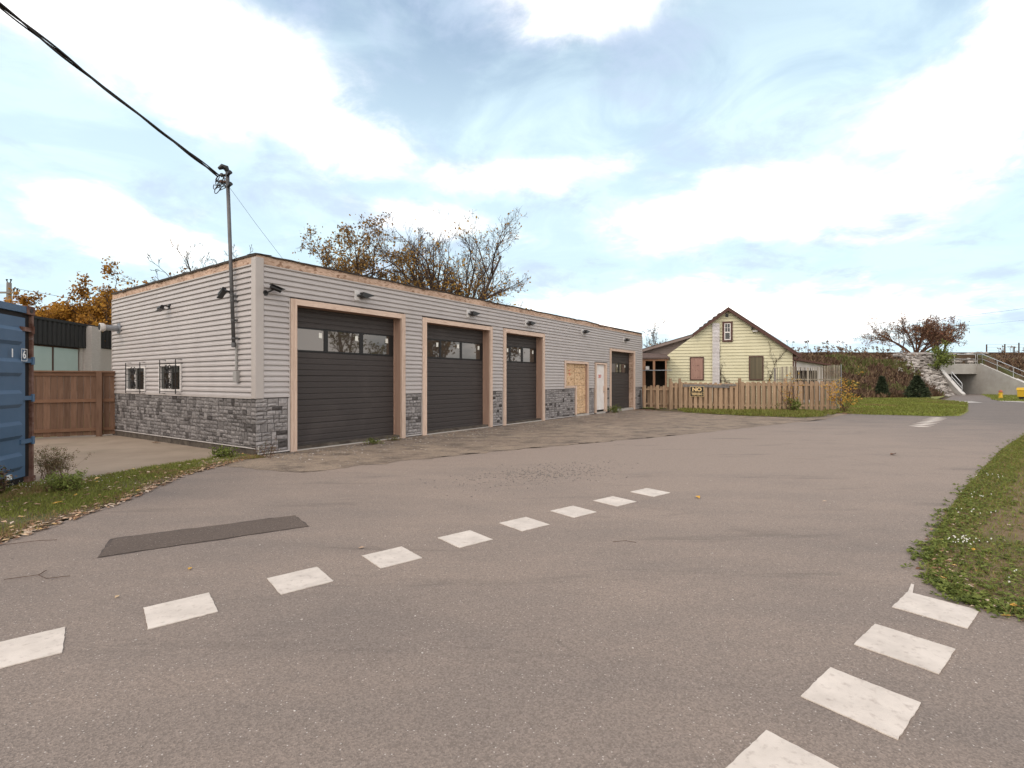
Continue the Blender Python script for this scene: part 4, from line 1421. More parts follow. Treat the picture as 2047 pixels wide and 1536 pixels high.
# ------------------------------------------------------------------ trees
def tree(name, label, loc, seed, stems, H, spread, nch, ratio, ang, trop, leaf, leafmat, bark='bark', rad=0.13, wob=0.16, leaf_lvl=2, leaf_size=0.1,
         maxlvl=4, fork=1.0, tonef=None, group=None, leafz=None, tw=0.006, t0=0.3, lean=0.0):
    rg = random.Random(seed)
    t = thing(name, label, 'tree', loc, 0, group)
    bmb, lmb = MB(), MB()
    def leafput(p):
        s = leaf_size * rg.uniform(0.6, 1.3)
        a = Vector((rg.gauss(0, 1), rg.gauss(0, 1), rg.gauss(0, 1))).normalized()
        b_ = a.cross(Vector((rg.gauss(0, 1), rg.gauss(0, 1), rg.gauss(0, 1)))).normalized()
        p = p + Vector((rg.gauss(0, 1), rg.gauss(0, 1), rg.gauss(0, 0.8))) * leaf_size * 1.1
        tn = min(1, max(0, (tonef(p, rg) if tonef else rg.random())))
        lmb.quad(tuple(p - a * s * 0.5), tuple(p + b_ * s * 0.33), tuple(p + a * s * 0.5), tuple(p - b_ * s * 0.33), tn)
    def grow(p, d, L, r, lvl):
        n = (6, 6, 5, 4, 3, 3)[lvl]
        pts, rr, ds = [p], [r], [d]
        for i in range(n):
            d = (d + Vector((rg.gauss(0, wob), rg.gauss(0, wob), rg.gauss(0, wob))) * (0.55 if lvl == 0 else 1) + Vector((0, 0, trop[min(lvl, len(trop) - 1)])) / n).normalized()
            p = p + d * (L / n)
            pts.append(p)
            rr.append(max(tw, r * (1 - 0.72 * (i + 1) / n)))
            ds.append(d)
        bmb.tube(pts, rr, (8, 6, 4, 3, 3, 3)[lvl], cap=False)
        if lvl >= leaf_lvl:
            k = leaf * L
            while k > 0:
                if k >= 1 or rg.random() < k:
                    i = rg.randrange(n)
                    q = pts[i].lerp(pts[i + 1], rg.random())
                    if leafz is None or rg.random() < leafz(q):
                        leafput(q)
                k -= 1
        if lvl < maxlvl:
            c = nch[lvl]
            for j in range(c):
                f = t0 + (1 - t0) * (j + rg.random()) / c
                i = min(n - 1, int(f * n))
                q = pts[i].lerp(pts[i + 1], f * n - i)
                dd = ds[i + 1]
                ax = dd.cross(Vector((rg.gauss(0, 1), rg.gauss(0, 1), rg.gauss(0, 1)))).normalized()
                a = R(rg.uniform(*ang[min(lvl, len(ang) - 1)]))
                nd_ = (Matrix.Rotation(a, 3, ax) @ dd).normalized()
                grow(q, nd_, L * ratio[min(lvl, len(ratio) - 1)] * rg.uniform(0.7, 1.15) * (1.15 - 0.45 * f), max(tw, rr[i] * 0.6), lvl + 1)
    base = Vector((0, 0, 0))
    forkz = H * 0.16 * fork
    if stems > 1 and fork > 0:
        bmb.tube([(0, 0, -0.1), (0, 0, forkz * 0.5), (0, 0, forkz + 0.1)], [rad * 1.9, rad * 1.6, rad * 1.5], 10, cap=False)
    for s in range(stems):
        a = 2 * PI * (s + rg.uniform(-.3, .3)) / stems
        tilt = spread * rg.uniform(0.45, 1.1) if stems > 1 else 0.06
        d = Vector((math.cos(a) * tilt + lean, math.sin(a) * tilt, 1)).normalized()
        grow(Vector((0, 0, forkz if stems > 1 else -0.1)), d, (H - forkz) * rg.uniform(0.72, 0.95), rad * rg.uniform(0.8, 1.1), 0)
    bmb.build('trunk', M[bark], t)
    if lmb.f:
        lmb.build('crown', M[leafmat], t)
    return t

ANG = [(22, 48), (25, 50), (25, 55), (25, 60)]
tree('maple_tree', 'large half bare maple with many upright limbs and sparse golden leaves behind garage', (-3.7, 29.5, 0), 21, 8, 10.6, 0.60, (7, 6, 5, 4), (0.50, 0.55, 0.55, 0.55), ANG, (0.18, 0.25, 0.28, 0.25),
     2.3, 'leaf_gold', rad=0.17, leaf_size=0.15, leafz=lambda q: 1.0 if q.z < 6.4 else (0.6 if q.z < 8.0 else 0.22), fork=1.3, tw=0.006, wob=0.13)
tree('ash_tree', 'rounded tree with dense small olive brown leaves beside the half bare maple', (-8.0, 25.6, 0), 7, 6, 9.3, 0.44, (7, 6, 5, 3), (0.42, 0.5, 0.5, 0.5), [(30, 60), (30, 60), (30, 65)], (0.05, 0.1, 0.1),
     7, 'leaf_olive', rad=0.12, leaf_size=0.13, maxlvl=4, fork=1.8, wob=0.20, tw=0.007)
tree('thicket_tree', 'low brown twiggy tree filling the gap between the ash and the maple', (-5.7, 27.5, 0), 12, 5, 7.2, 0.42, (6, 6, 5, 3), (0.5, 0.55, 0.5, 0.5), ANG, (0.05, 0.05, 0.05), 5.0, 'leaf_olive', rad=0.10, leaf_size=0.13, fork=0.6, wob=0.25, tw=0.007)
tree('sapling_tree', 'small leafy golden treetop peeking over the garage roof beside the mast', (-11.3, 25.5, 0), 14, 3, 7.0, 0.30, (6, 5, 5, 3), (0.42, 0.5, 0.5, 0.5), ANG, (0.05, 0.1), 6, 'leaf_gold', rad=0.09, leaf_size=0.14, fork=1.5, wob=0.2)
def orange_tone(p, rg):
    return 0.45 + 0.5 * mnoise.noise(p * 0.9) + rg.uniform(-0.3, 0.3)
for k, (x, y, h, lab) in enumerate([(-31.9, 34.5, 6.9, 'dense orange tree rising over the black fascia nearest the utility pole'), (-28.4, 33.8, 7.1, 'dense orange tree in the middle of the row over the black fascia'),
                                   (-26.2, 33.0, 7.0, 'dense darker orange tree nearest the garage wall over the black fascia'), (-33.6, 36.5, 5.0, 'thin topped orange tree at the end of the row behind the container')]):
    tree('autumn_tree', lab, (x, y, 0), 40 + k, 6, h, 0.40, (6, 5, 5, 3), (0.42, 0.5, 0.5, 0.5), [(30, 65)], (0.05, 0.08), (48, 50, 38, 16)[k], 'leaf_orange', 'bark_dark', rad=0.12, leaf_size=0.19, fork=0.8, wob=0.2, leaf_lvl=2, maxlvl=3, tonef=orange_tone, group='autumn trees behind the commercial building')
tree('autumn_tree', 'airy yellow leaved tree top showing above the far end of the side wall', (-19.2, 27.0, 0), 61, 5, 6.9, 0.42, (6, 5, 5, 3), (0.42, 0.5, 0.5, 0.5), [(30, 60)], (0.05, 0.1), 9, 'leaf_orange', 'bark_dark', rad=0.10, leaf_size=0.17, fork=1.0, wob=0.2)
tree('bare_tree', 'slender bare tree with few twigs above the side wall roof line, nearer the far corner', (-15.8, 25.0, 0), 64, 3, 8.0, 0.16, (5, 4, 3, 2), (0.35, 0.45, 0.5, 0.5), [(20, 40)], (0.3, 0.3), 0.35, 'leaf_olive', 'bark_dark', rad=0.06, leaf_size=0.14, fork=1.0, tw=0.008)
tree('bare_tree', 'slender bare tree with few twigs above the side wall roof line, nearer the mast', (-13.9, 24.0, 0), 66, 4, 7.9, 0.18, (5, 4, 3, 2), (0.35, 0.45, 0.5, 0.5), [(20, 40)], (0.3, 0.3), 0.35, 'leaf_olive', 'bark_dark', rad=0.06, leaf_size=0.14, fork=1.0, tw=0.008)
tree('birch_sapling', 'thin twiggy sapling rising between the garage end and the yellow house', (9.9, 36.5, 0), 72, 5, 5.4, 0.25, (6, 5, 4, 2), (0.35, 0.45, 0.5, 0.5), [(20, 45)], (0.3, 0.2), 0.9, 'leaf_olive', 'bark', rad=0.05, leaf_size=0.11, fork=0.4, tw=0.006)
# railway bank tree: three stems from the crest
tree('bank_tree', 'wide russet leaved tree spreading on the railway bank above the underpass', (53.2, 66.5, 4.2), 83, 9, 6.3, 1.05, (8, 6, 5, 3), (0.50, 0.55, 0.5, 0.5), [(25, 55)], (0.05, 0.15, 0.1), 1.0, 'leaf_russet', 'bark_red', rad=0.15, leaf_size=0.2, fork=0.25, wob=0.17, tw=0.012)
tree('bank_tree', 'denser brown bush tree at the wire fence end of the railway bank', (57.3, 67.5, 4.2), 85, 7, 5.4, 0.6, (7, 6, 5, 3), (0.50, 0.55, 0.5, 0.5), [(25, 60)], (0.05, 0.1, 0.1), 1.5, 'leaf_russet', 'bark_red', rad=0.11, leaf_size=0.2, fork=0.2, wob=0.2, tw=0.012)
# trees across the lane on the right-hand side (seen reflected in the door glass)
tree('poplar_tree', 'tall narrow green tree across the lane from the garage', (25.5, 12.2, 0), 91, 3, 9.5, 0.08, (9, 5, 4, 2), (0.26, 0.5, 0.5, 0.5), [(20, 45)], (0.3, 0.3), 5, 'leaf_green', 'bark_dark', rad=0.14, leaf_size=0.22, fork=0.5, maxlvl=3)
tree('roadside_tree', 'broad brown leaved tree across the lane facing the second overhead door', (31.0, 20.5, 0), 92, 6, 8.2, 0.4, (6, 5, 4, 3), (0.42, 0.5, 0.5, 0.5), [(30, 60)], (0.05, 0.1), 7, 'leaf_olive', 'bark_dark', rad=0.15, leaf_size=0.3, fork=0.8, maxlvl=3)
tree('roadside_tree', 'broad brown leaved tree across the lane facing the third overhead door', (34.0, 27.5, 0), 93, 6, 8.8, 0.4, (6, 5, 4, 3), (0.42, 0.5, 0.5, 0.5), [(30, 60)], (0.05, 0.1), 7, 'leaf_olive', 'bark_dark', rad=0.15, leaf_size=0.3, fork=0.8, maxlvl=3)
tree('roadside_shrub', 'low bushy shrub across the lane beside the tall narrow tree', (24.0, 15.6, 0), 94, 6, 4.4, 0.5, (6, 5, 4, 3), (0.42, 0.5, 0.5, 0.5), [(30, 60)], (0.05, 0.1), 7, 'leaf_green', 'bark_dark', rad=0.07, leaf_size=0.2, fork=0.3, maxlvl=3)

# ------------------------------------------------------------------ yellow house
HX, HY, HR = 11.96, 28.0, R(-18)
house = thing('cottage', 'small yellow clapboard cottage with brown gable roof and boarded window behind the picket fence', 'house', (HX, HY, 0), HR)
XL, XR, XP, ZP, ZE = -3.23, 3.21, 0.0, 5.32, 2.91
SL = (ZP - ZE) / (XR - XP)
def gx(z):
    """left and right ends of the gable at height z"""
    if z <= ZE:
        return XL, XR
    return XP - (ZP - z) / SL, XP + (ZP - z) / SL
m = MB()
m.prism([(XL, 0), (XR, 0), (XR, ZE), (XP, ZP), (XL, ZE)], lambda p: (p[0], 0.0, p[1]), lambda p: (p[0], 9.0, p[1]))
hw = m.build('wall', M['yellow'], house)
c = 0.172
z = 0.25
while z < ZP - 0.12:
    z1 = z + c
    (a0, b0), (a1, b1) = gx(z), gx(min(z1, ZP))
    m = MB()
    P_ = [(a0, -0.044, z + 0.019), (b0, -0.044, z + 0.019), (b1, -0.016, z1 + 0.002), (a1, -0.016, z1 + 0.002), (a0, -0.002, z + 0.017), (b0, -0.002, z + 0.017)]
    m.v = P_
    m.f = [(0, 1, 2, 3), (4, 5, 1, 0)]
    m.t = [0.5, 0.5]
    m.build('siding_board', M['yellow'], hw)
    z = z1
boxpart('corner_board', M['brown'], house, XR - 0.02, XR + 0.05, -0.04, 0.1, 0, ZE - 0.02)
# roof slabs
def slab(xa, za, xb, zb, y0, y1, th, mt, name, parent=house):
    m = MB()
    m.prism([(xa, za), (xb, zb), (xb, zb - th), (xa, za - th)], lambda p: (p[0], y0, p[1]), lambda p: (p[0], y1, p[1]))
    return m.build(name, mt, parent)
rr_ = slab(XP, ZP + 0.20, XR + 0.28, ZE - 0.02, -0.30, 9.2, 0.05, M['shingle'], 'roof')
slab(XP, ZP + 0.148, XR + 0.28, ZE - 0.072, -0.29, -0.25, 0.17, M['brown'], 'barge_board', rr_)
slab(XP, ZP + 0.146, XR + 0.27, ZE - 0.074, -0.248, 0.0, 0.02, M['brown'], 'soffit', rr_)
XA, ZA = -1.85, 4.0
rl_ = slab(XA, ZA + 0.11, XP, ZP + 0.20, -0.30, 9.2, 0.05, M['shingle'], 'roof')
slab(XA, ZA + 0.058, XP, ZP + 0.148, -0.29, -0.25, 0.15, M['brown'], 'barge_board', rl_)
slab(-4.72, 3.28, XA - 0.001, ZA + 0.10, -0.02, 9.2, 0.05, M['shingle'], 'roof')
slab(-4.72, 3.23, XA - 0.001, ZA + 0.045, -0.06, -0.02, 0.13, M['taupe'], 'barge_board')
rg = random.Random(4)
for k in range(5):
    f = 0.22 + 0.13 * k
    x = XP + (XA - XP) * f
    z = ZP + 0.2 + (ZA + 0.11 - ZP - 0.2) * f
    m = MB()
    w = rg.uniform(0.12, 0.2)
    m.prism([(x, z + 0.02), (x - w, z - w * 0.66 + 0.05), (x - w, z - w * 0.66)], lambda p: (p[0], -0.28, p[1]), lambda p: (p[0], 0.5, p[1]))
    m.build('lifted_shingle', M['shingle'], rl_)
m = MB()
m.prism([(XR + 0.27, ZE - 0.12), (XR + 0.35, ZE - 0.12), (XR + 0.35, ZE - 0.02), (XR + 0.27, ZE - 0.02)], lambda p: (p[0], -0.3, p[1]), lambda p: (p[0], 9.0, p[1]))
m.build('gutter', M['brown'], house)
MB().tube([(XR + 0.3, -0.1, ZE - 0.1), (XR + 0.12, -0.06, ZE - 0.45), (XR + 0.10, -0.06, 0.1)], 0.035, 6).build('downpipe', M['brown'], house)
# left addition with taupe siding, set back
m = MB()
m.prism([(-4.62, 0), (XP, 0), (XP, 4.3), (XA, ZA - 0.06), (-4.62, 3.16)], lambda p: (p[0], 0.3, p[1]), lambda p: (p[0], 8.8, p[1]))
aw = m.build('addition_wall', M['taupe'], house)
z = 1.9
while z < 3.85:
    xa = max(-4.62, -4.62 + (z + 0.11 - 3.16) / (ZA - 0.06 - 3.16) * (XA + 4.62))
    if xa > XA - 0.1:
        break
    m = MB()
    m.v = [(xa, 0.278, z), (XA, 0.278, z), (XA, 0.293, z + 0.11), (xa, 0.293, z + 0.11), (xa, 0.297, z + 0.003), (XA, 0.297, z + 0.003)]
    m.f = [(0, 1, 2, 3), (4, 5, 1, 0)]
    m.t = [.5, .5]
    m.build('siding_board', M['taupe'], aw)
    z += 0.11
# porch in front of the addition
pr_ = MB()
pr_.v = [(-4.8, -1.35, 2.74), (-3.06, -1.35, 2.74), (-3.06, 0.28, 2.80), (-3.3, 0.28, 3.0), (-4.8, 0.28, 3.12), (-4.2, -0.2, 3.04),
         (-4.8, -1.35, 2.66), (-3.06, -1.35, 2.66), (-3.06, 0.28, 2.68), (-4.8, 0.28, 2.68)]
pr_.f = [(0, 1, 5), (1, 2, 3, 5), (0, 5, 4), (5, 3, 4), (6, 7, 1, 0), (7, 8, 2, 1), (9, 8, 7, 6)]
pr_.t = [.5] * 7
pr_.build('porch_roof', M['shingle'], house)
boxpart('porch_interior', M['darkroom'], house, -4.62, -3.25, 0.262, 0.276, 0.1, 2.67)
boxpart('porch_interior', M['darkroom'], house, -3.30, -3.26, -1.1, 0.26, 0.1, 2.65)
boxpart('porch_interior', M['darkroom'], house, -4.85, -4.8, -1.1, 0.26, 0.1, 2.65)
boxpart('porch_beam', M['porchwood'], house, -4.75, -3.12, -1.28, -1.18, 2.56, 2.655)
for x, w in ((-4.52, 0.17), (-3.95, 0.12), (-3.30, 0.08)):
    boxpart('porch_post', M['porchwood'], house, x, x + w, -1.27, -1.15, 0.0, 2.555)
boxpart('porch_rail', M['galv'], house, -4.6, -2.95, -1.33, -1.30, 2.02, 2.06)
boxpart('porch_lamp', M['bracket'], house, -4.33, -4.14, -1.42, -1.29, 2.07, 2.26)
boxpart('porch_floor', M['darkroom'], house, -4.75, -3.3, -1.1, 0.25, 0.05, 0.3)
# chimney chase: narrow white courses
ch = boxpart('chimney_chase', M['chase'], house, -0.79, -0.445, -0.10, 0.0, 0.2, 4.66)
z = 0.25
while z < 4.6:
    m = MB()
    m.v = [(-0.805, -0.135, z + 0.016), (-0.43, -0.135, z + 0.016), (-0.43, -0.115, z + 0.075), (-0.805, -0.115, z + 0.075), (-0.805, -0.1, z + 0.018), (-0.43, -0.1, z + 0.018)]
    m.f = [(0, 1, 2, 3), (4, 5, 1, 0)]
    m.t = [.5, .5]
    m.build('siding_board', M['chase'], ch)
    z += 0.075
def hp(x, y, z):
    c_, s_ = math.cos(HR), math.sin(HR)
    return (HX + x * c_ - y * s_, HY + x * s_ + y * c_, z)
def house_window(x0, x1, z0, z1, kind):
    f = MB()
    t = 0.055 if kind != 'attic' else 0.10
    f.box(x0, x1, -0.06, 0.0, z1 - t, z1)
    f.box(x0, x1, -0.065, 0.0, z0, z0 + t)
    f.box(x0, x0 + t, -0.06, 0.0, z0 + t, z1 - t)
    f.box(x1 - t, x1, -0.06, 0.0, z0 + t, z1 - t)
    for q in range(len(f.v)):
        f.v[q] = (f.v[q][0], f.v[q][1] - (0.02 if f.v[q][1] < -0.01 else 0.0), f.v[q][2])
    w = f.build('window', M['brown'], house)
    if kind == 'ply':
        w['label'] = 'ground floor window boarded with plywood'
        boxpart('board', M['plywood'], w, x0 + t, x1 - t, -0.062, -0.05, z0 + t, z1 - t)
        rg = random.Random(6)
        for i in range(26):
            a, b = rg.uniform(x0 + 0.08, x1 - 0.1), rg.choice((0.1, 0.42, 0.62, 0.88)) * (z1 - z0) + z0 + rg.uniform(-.04, .04)
            boxpart('nail', M['brown'], w, a, a + 0.02, -0.065, -0.0625, b, b + 0.03)
    elif kind == 'curtain':
        boxpart('pane', M['curtain'], w, x0 + t, x1 - t, -0.06, -0.05, z0 + t, z1 - t)
    else:
        s = MB()
        a0, a1, b0, b1 = x0 + t, x1 - t, z0 + t, z1 - t
        zm = b0 + (b1 - b0) * 0.46
        for q in ((a0, a1, b1 - 0.04, b1), (a0, a1, b0, b0 + 0.05), (a0, a0 + 0.045, b0 + 0.05, b1 - 0.04), (a1 - 0.045, a1, b0 + 0.05, b1 - 0.04), (a0 + 0.045, a1 - 0.045, zm - 0.03, zm + 0.03)):
            s.box(q[0], q[1], -0.072, -0.05, q[2], q[3])
        xm = (a0 + a1) / 2
        s.box(xm - 0.01, xm + 0.01, -0.068, -0.05, zm + 0.03, b1 - 0.04)
        s.box(a0 + 0.045, a1 - 0.045, -0.066, -0.05, (zm + b1) / 2 - 0.01, (zm + b1) / 2 + 0.01)
        s.build('sash', M['white'], w)
        boxpart('pane', M['glass2'], w, a0 + 0.045, a1 - 0.045, -0.058, -0.051, b0 + 0.05, zm - 0.03)
        boxpart('pane', M['glass2'], w, a0 + 0.045, a1 - 0.045, -0.060, -0.052, zm + 0.03, b1 - 0.04)
house_window(-1.985, -1.243, 1.49, 2.80, 'ply')
house_window(1.064, 1.783, 1.49, 2.81, 'curtain')
house_window(-0.285, 0.24, 3.61, 4.74, 'attic')
boxpart('gable_vent', M['black'], house, -0.12, 0.02, -0.06, 0.0, 4.99, 5.18)
# eave lamp with drooping cord
t = thing('eave_lamp', 'small white lamp bracket under the right eave of the yellow cottage', 'lamp', hp(1.35, -0.05, 4.12), HR)
boxpart('bracket', M['black'], t, -0.18, -0.10, -0.06, 0.0, 0.12, 0.24)
boxpart('shade', M['bracket'], t, -0.12, 0.12, -0.14, 0.0, 0.0, 0.07)
MB().tube([(-0.1, -0.07, 0.03), (0.0, -0.07, -0.02), (0.05, -0.07, 0.02)], 0.02, 6).build('bulb', M['black'], t)
MB().tube([(0.12, -0.03, 0.05), (0.25, -0.04, 0.12), (0.45, -0.03, 0.02)], 0.008, 5).build('cord', M['cable'], t)
# bare vines on the clapboards
def vine(label, pts_list, x, seed):
    rg = random.Random(seed)
    m = MB()
    for (x0, z0), (x1, z1), r in pts_list:
        pts, n = [], 14
        for i in range(n + 1):
            f = i / n
            pts.append((x0 + (x1 - x0) * f + rg.gauss(0, 0.025), -0.05 - rg.random() * 0.04, z0 + (z1 - z0) * f + rg.gauss(0, 0.02)))
            if rg.random() < 0.75:
                a = rg.uniform(0, 2 * PI)
                L = rg.uniform(0.06, 0.28)
                q = pts[-1]
                m.tube([q, (q[0] + L * math.cos(a) * 0.6, q[1] - 0.02, q[2] + L * abs(math.sin(a)) * 0.7), (q[0] + L * math.cos(a), q[1] - 0.02, q[2] + L * math.sin(a))], 0.005, 3, cap=False)
        m.tube(pts, r, 4, cap=False)
    o = m.build('climbing_vine', M['bark'])
    o.location = hp(x, 0, 0)
    o.rotation_euler = (0, 0, HR)
    tag(o, label, 'vine', 'bare vines on the cottage')
vine('bare brown vine climbing the white chimney strip of the cottage', [((0, 0.3), (-0.05, 4.6), 0.014), ((0.02, 0.3), (-0.06, 3.2), 0.012), ((0.0, 1.5), (0.7, 1.25), 0.008), ((0.0, 1.9), (0.45, 1.2), 0.008), ((0.02, 0.4), (0.08, 2.4), 0.011)], -0.40, 2)
vine('bare thin vine sprawling beside the curtained window of the cottage', [((0, 1.0), (0.45, 2.6), 0.011), ((0.4, 2.4), (0.95, 3.1), 0.009), ((0.15, 1.6), (-0.02, 2.5), 0.007), ((0.35, 2.3), (0.05, 3.6), 0.006), ((0.0, 1.2), (0.3, 1.9), 0.008)], 1.95, 3)
# lean-to at the right of the house
lt = thing('lean_to_shed', 'low white lean-to with brown sloping roof at the side of the yellow cottage', 'shed', (0, 33.5, 0))
m = MB()
m.prism([(18.3, 0), (20.6, 0), (20.6, 2.50), (18.3, 2.85)], lambda p: (p[0], 0, p[1]), lambda p: (p[0], 4, p[1]))
m.build('wall', M['chase'], lt)
slab(18.1, 3.02, 21.0, 2.55, -0.3, 4.3, 0.12, M['brown'], 'roof', lt)
slab(18.6, 3.12, 19.9, 3.08, 1.5, 4.3, 0.15, M['shingle'], 'upper_roof', lt)

# ------------------------------------------------------------------ picket fence in front of the house
def vsect(obj_, a, b, hs, seed, two_side=True, z0=0.06, hfun=None, gap=0.118):
    """pickets alternate front and back of two rails"""
    a, b = Vector(a), Vector(b)
    d = (b - a)
    L = d.length
    d.normalize()
    nrm = Vector((d.y, -d.x))
    rg = random.Random(seed)
    Mx = Matrix(((d.x, -nrm.x, 0, a.x), (d.y, -nrm.y, 0, a.y), (0, 0, 1, 0), (0, 0, 0, 1)))
    Mx = Matrix(((d.x, nrm.x, 0, a.x - obj_.location.x), (d.y, nrm.y, 0, a.y - obj_.location.y), (0, 0, 1, 0), (0, 0, 0, 1)))
    for z in (0.28, hs - 0.2):
        m = MB()
        m.box(0, L, -0.062, 0.038, z - 0.04, z + 0.04, 0.5, Mx)
        m.build('rail', M['picket'], obj_)
    n = int(L / gap)
    for i in range(n):
        x = (i + 0.5) * L / n
        w = 0.071 + rg.uniform(-0.006, 0.008)
        y = 0.05 if i % 2 == 0 else -0.075
        h = (hfun(x / L) if hfun else hs) + rg.uniform(-0.02, 0.02) - (0.0 if i % 2 == 0 else 0.05)
        zb = z0 + rg.uniform(-0.03, 0.03)
        m = MB()
        c0, c1 = x - w, x + w
        if rg.random() < 0.12:
            c0 += 0.03
        m.prism([(c0, zb), (c1, zb), (c1, h - 0.03), (c1 - 0.02, h), (c0 + 0.02, h), (c0, h - 0.03)], lambda p: tuple(Mx @ Vector((p[0], y - 0.011, p[1]))), lambda p: tuple(Mx @ Vector((p[0] + rg.uniform(-.002, .002), y + 0.011, p[1]))))
        m.build('picket', M['picket'], obj_)
gate = thing('picket_gate', 'low brown picket gate between the garage end and the fence', 'gate', (6.75, 26.2, 0))
vsect(gate, (6.80, 26.15), (7.98, 25.62), 1.22, 1, gap=0.15)
pf1 = thing('picket_fence', 'brown picket fence section with the warning sign and grey planks', 'fence', (8.0, 25.5, 0), 0, 'picket fence sections')
vsect(pf1, (8.0, 25.55), (10.84, 24.25), 1.36, 2, hfun=lambda f: 1.40 - 0.04 * f, gap=0.112)
pf2 = thing('picket_fence', 'brown picket fence section beside the yellow leaved shrub', 'fence', (10.95, 24.2, 0), 0, 'picket fence sections')
vsect(pf2, (10.95, 24.2), (15.45, 24.1), 1.46, 3, hfun=lambda f: 1.42 + 0.03 * f, gap=0.122)
boxpart('post', M['picket'], pf1, -0.06, 0.05, -0.03, 0.08, 0, 1.58)
boxpart('post', M['picket'], pf1, 0.35, 0.45, -0.24, -0.14, 0, 1.58)
boxpart('post', M['picket'], pf2, -0.09, 0.02, -0.03, 0.08, 0, 1.58)
boxpart('post', M['picket'], pf2, 2.15, 2.25, 0.06, 0.15, 0, 1.58)
boxpart('post', M['picket'], pf2, 4.42, 4.52, -0.06, 0.04, 0, 1.45)
MB().beam((0, 0.10, 0.05), (-0.02, 0.16, 0.98), 0.05, 0.12).build('bracket_post', M['greyboard'], gate)
# grey planks nailed along the top
fd = Vector((10.84 - 8.0, 24.25 - 25.55)).normalized()
fn = Vector((fd.y, -fd.x))
def along(t_, off, z):
    return (8.0 + fd.x * t_ + fn.x * off, 25.55 + fd.y * t_ + fn.y * off, z)
for lab, a, b, z0, z1, off in (('long grey weathered plank nailed along the fence above the warning sign', 0.62, 2.0, 1.225, 1.205, 0.072), ('grey weathered plank next to the signpost plank, hanging slightly lower', 2.02, 2.75, 1.195, 1.185, 0.072),
                               ('short thin grey plank end by the middle fence post', 2.4, 3.05, 1.27, 1.26, 0.10)):
    o = MB().beam(along(a, off, z0), along(b, off, z1), 0.025, 0.13 if off < 0.08 else 0.07).build('weathered_plank', M['greyboard'])
    tag(o, lab, 'plank', 'grey planks on the picket fence')
# no trespassing sign
p = along(0.95, 0.085, 0.93)
sg = thing('warning_sign', 'black and cream no trespassing sign on the picket fence', 'sign', p, math.atan2(fd.y, fd.x))
boxpart('plate', M['sign_cream'], sg, 0.0, 0.66, -0.004, 0.004, -0.25, 0.25)
boxpart('panel', M['sign_black'], sg, 0.018, 0.642, -0.006, -0.0042, -0.02, 0.234)
boxpart('panel', M['sign_black'], sg, 0.018, 0.642, -0.006, -0.0042, -0.234, -0.03)
text_mesh('NO', 0.25, 0.001, 'lettering', M['sign_cream'], sg, Matrix.Translation((0.33, -0.0075, 0.10)) @ Matrix.Rotation(R(90), 4, 'X'), xs=1.1, off=0.012)
text_mesh('TRESPASSING', 0.125, 0.001, 'lettering', M['sign_cream'], sg, Matrix.Translation((0.33, -0.0075, -0.13)) @ Matrix.Rotation(R(90), 4, 'X') @ Matrix.Diagonal((1, 1.3, 1, 1)), xs=0.66, off=0.004)

# upright weathered slats behind the fence
sf = thing('slat_fence', 'tall screen of thin weathered grey slats behind the picket fence', 'fence', (13.3, 25.4, 0))
rg = random.Random(31)
n = 44
for i in range(n):
    x = i * 0.073
    f = i / n
    h = 2.12 + 0.10 * f + 0.05 * math.sin(f * 9) + rg.uniform(-0.012, 0.012)
    lean = rg.uniform(-0.05, 0.05) * (1 if f < 0.55 else 0.2)
    if 0.2 < f < 0.27 and rg.random() < 0.6:
        continue
    w = 0.030 + rg.uniform(0, 0.012)
    MB().beam((x, 0, 0.0), (x + lean, 0, h), w, 0.012, up=(0, 1, 0)).build('slat', M['slat'], sf)
boxpart('rail', M['slat'], sf, -0.05, 3.22, 0.015, 0.045, 1.5, 1.56)
boxpart('backing', M['darkroom'], sf, 1.0, 2.1, 0.05, 0.08, 0.5, 1.98)
boxpart('post', M['greyboard'], sf, -0.1, -0.03, 0.0, 0.07, 0, 2.12)
boxpart('post', M['galv'], sf, 3.24, 3.27, 0.0, 0.03, 0, 2.28)

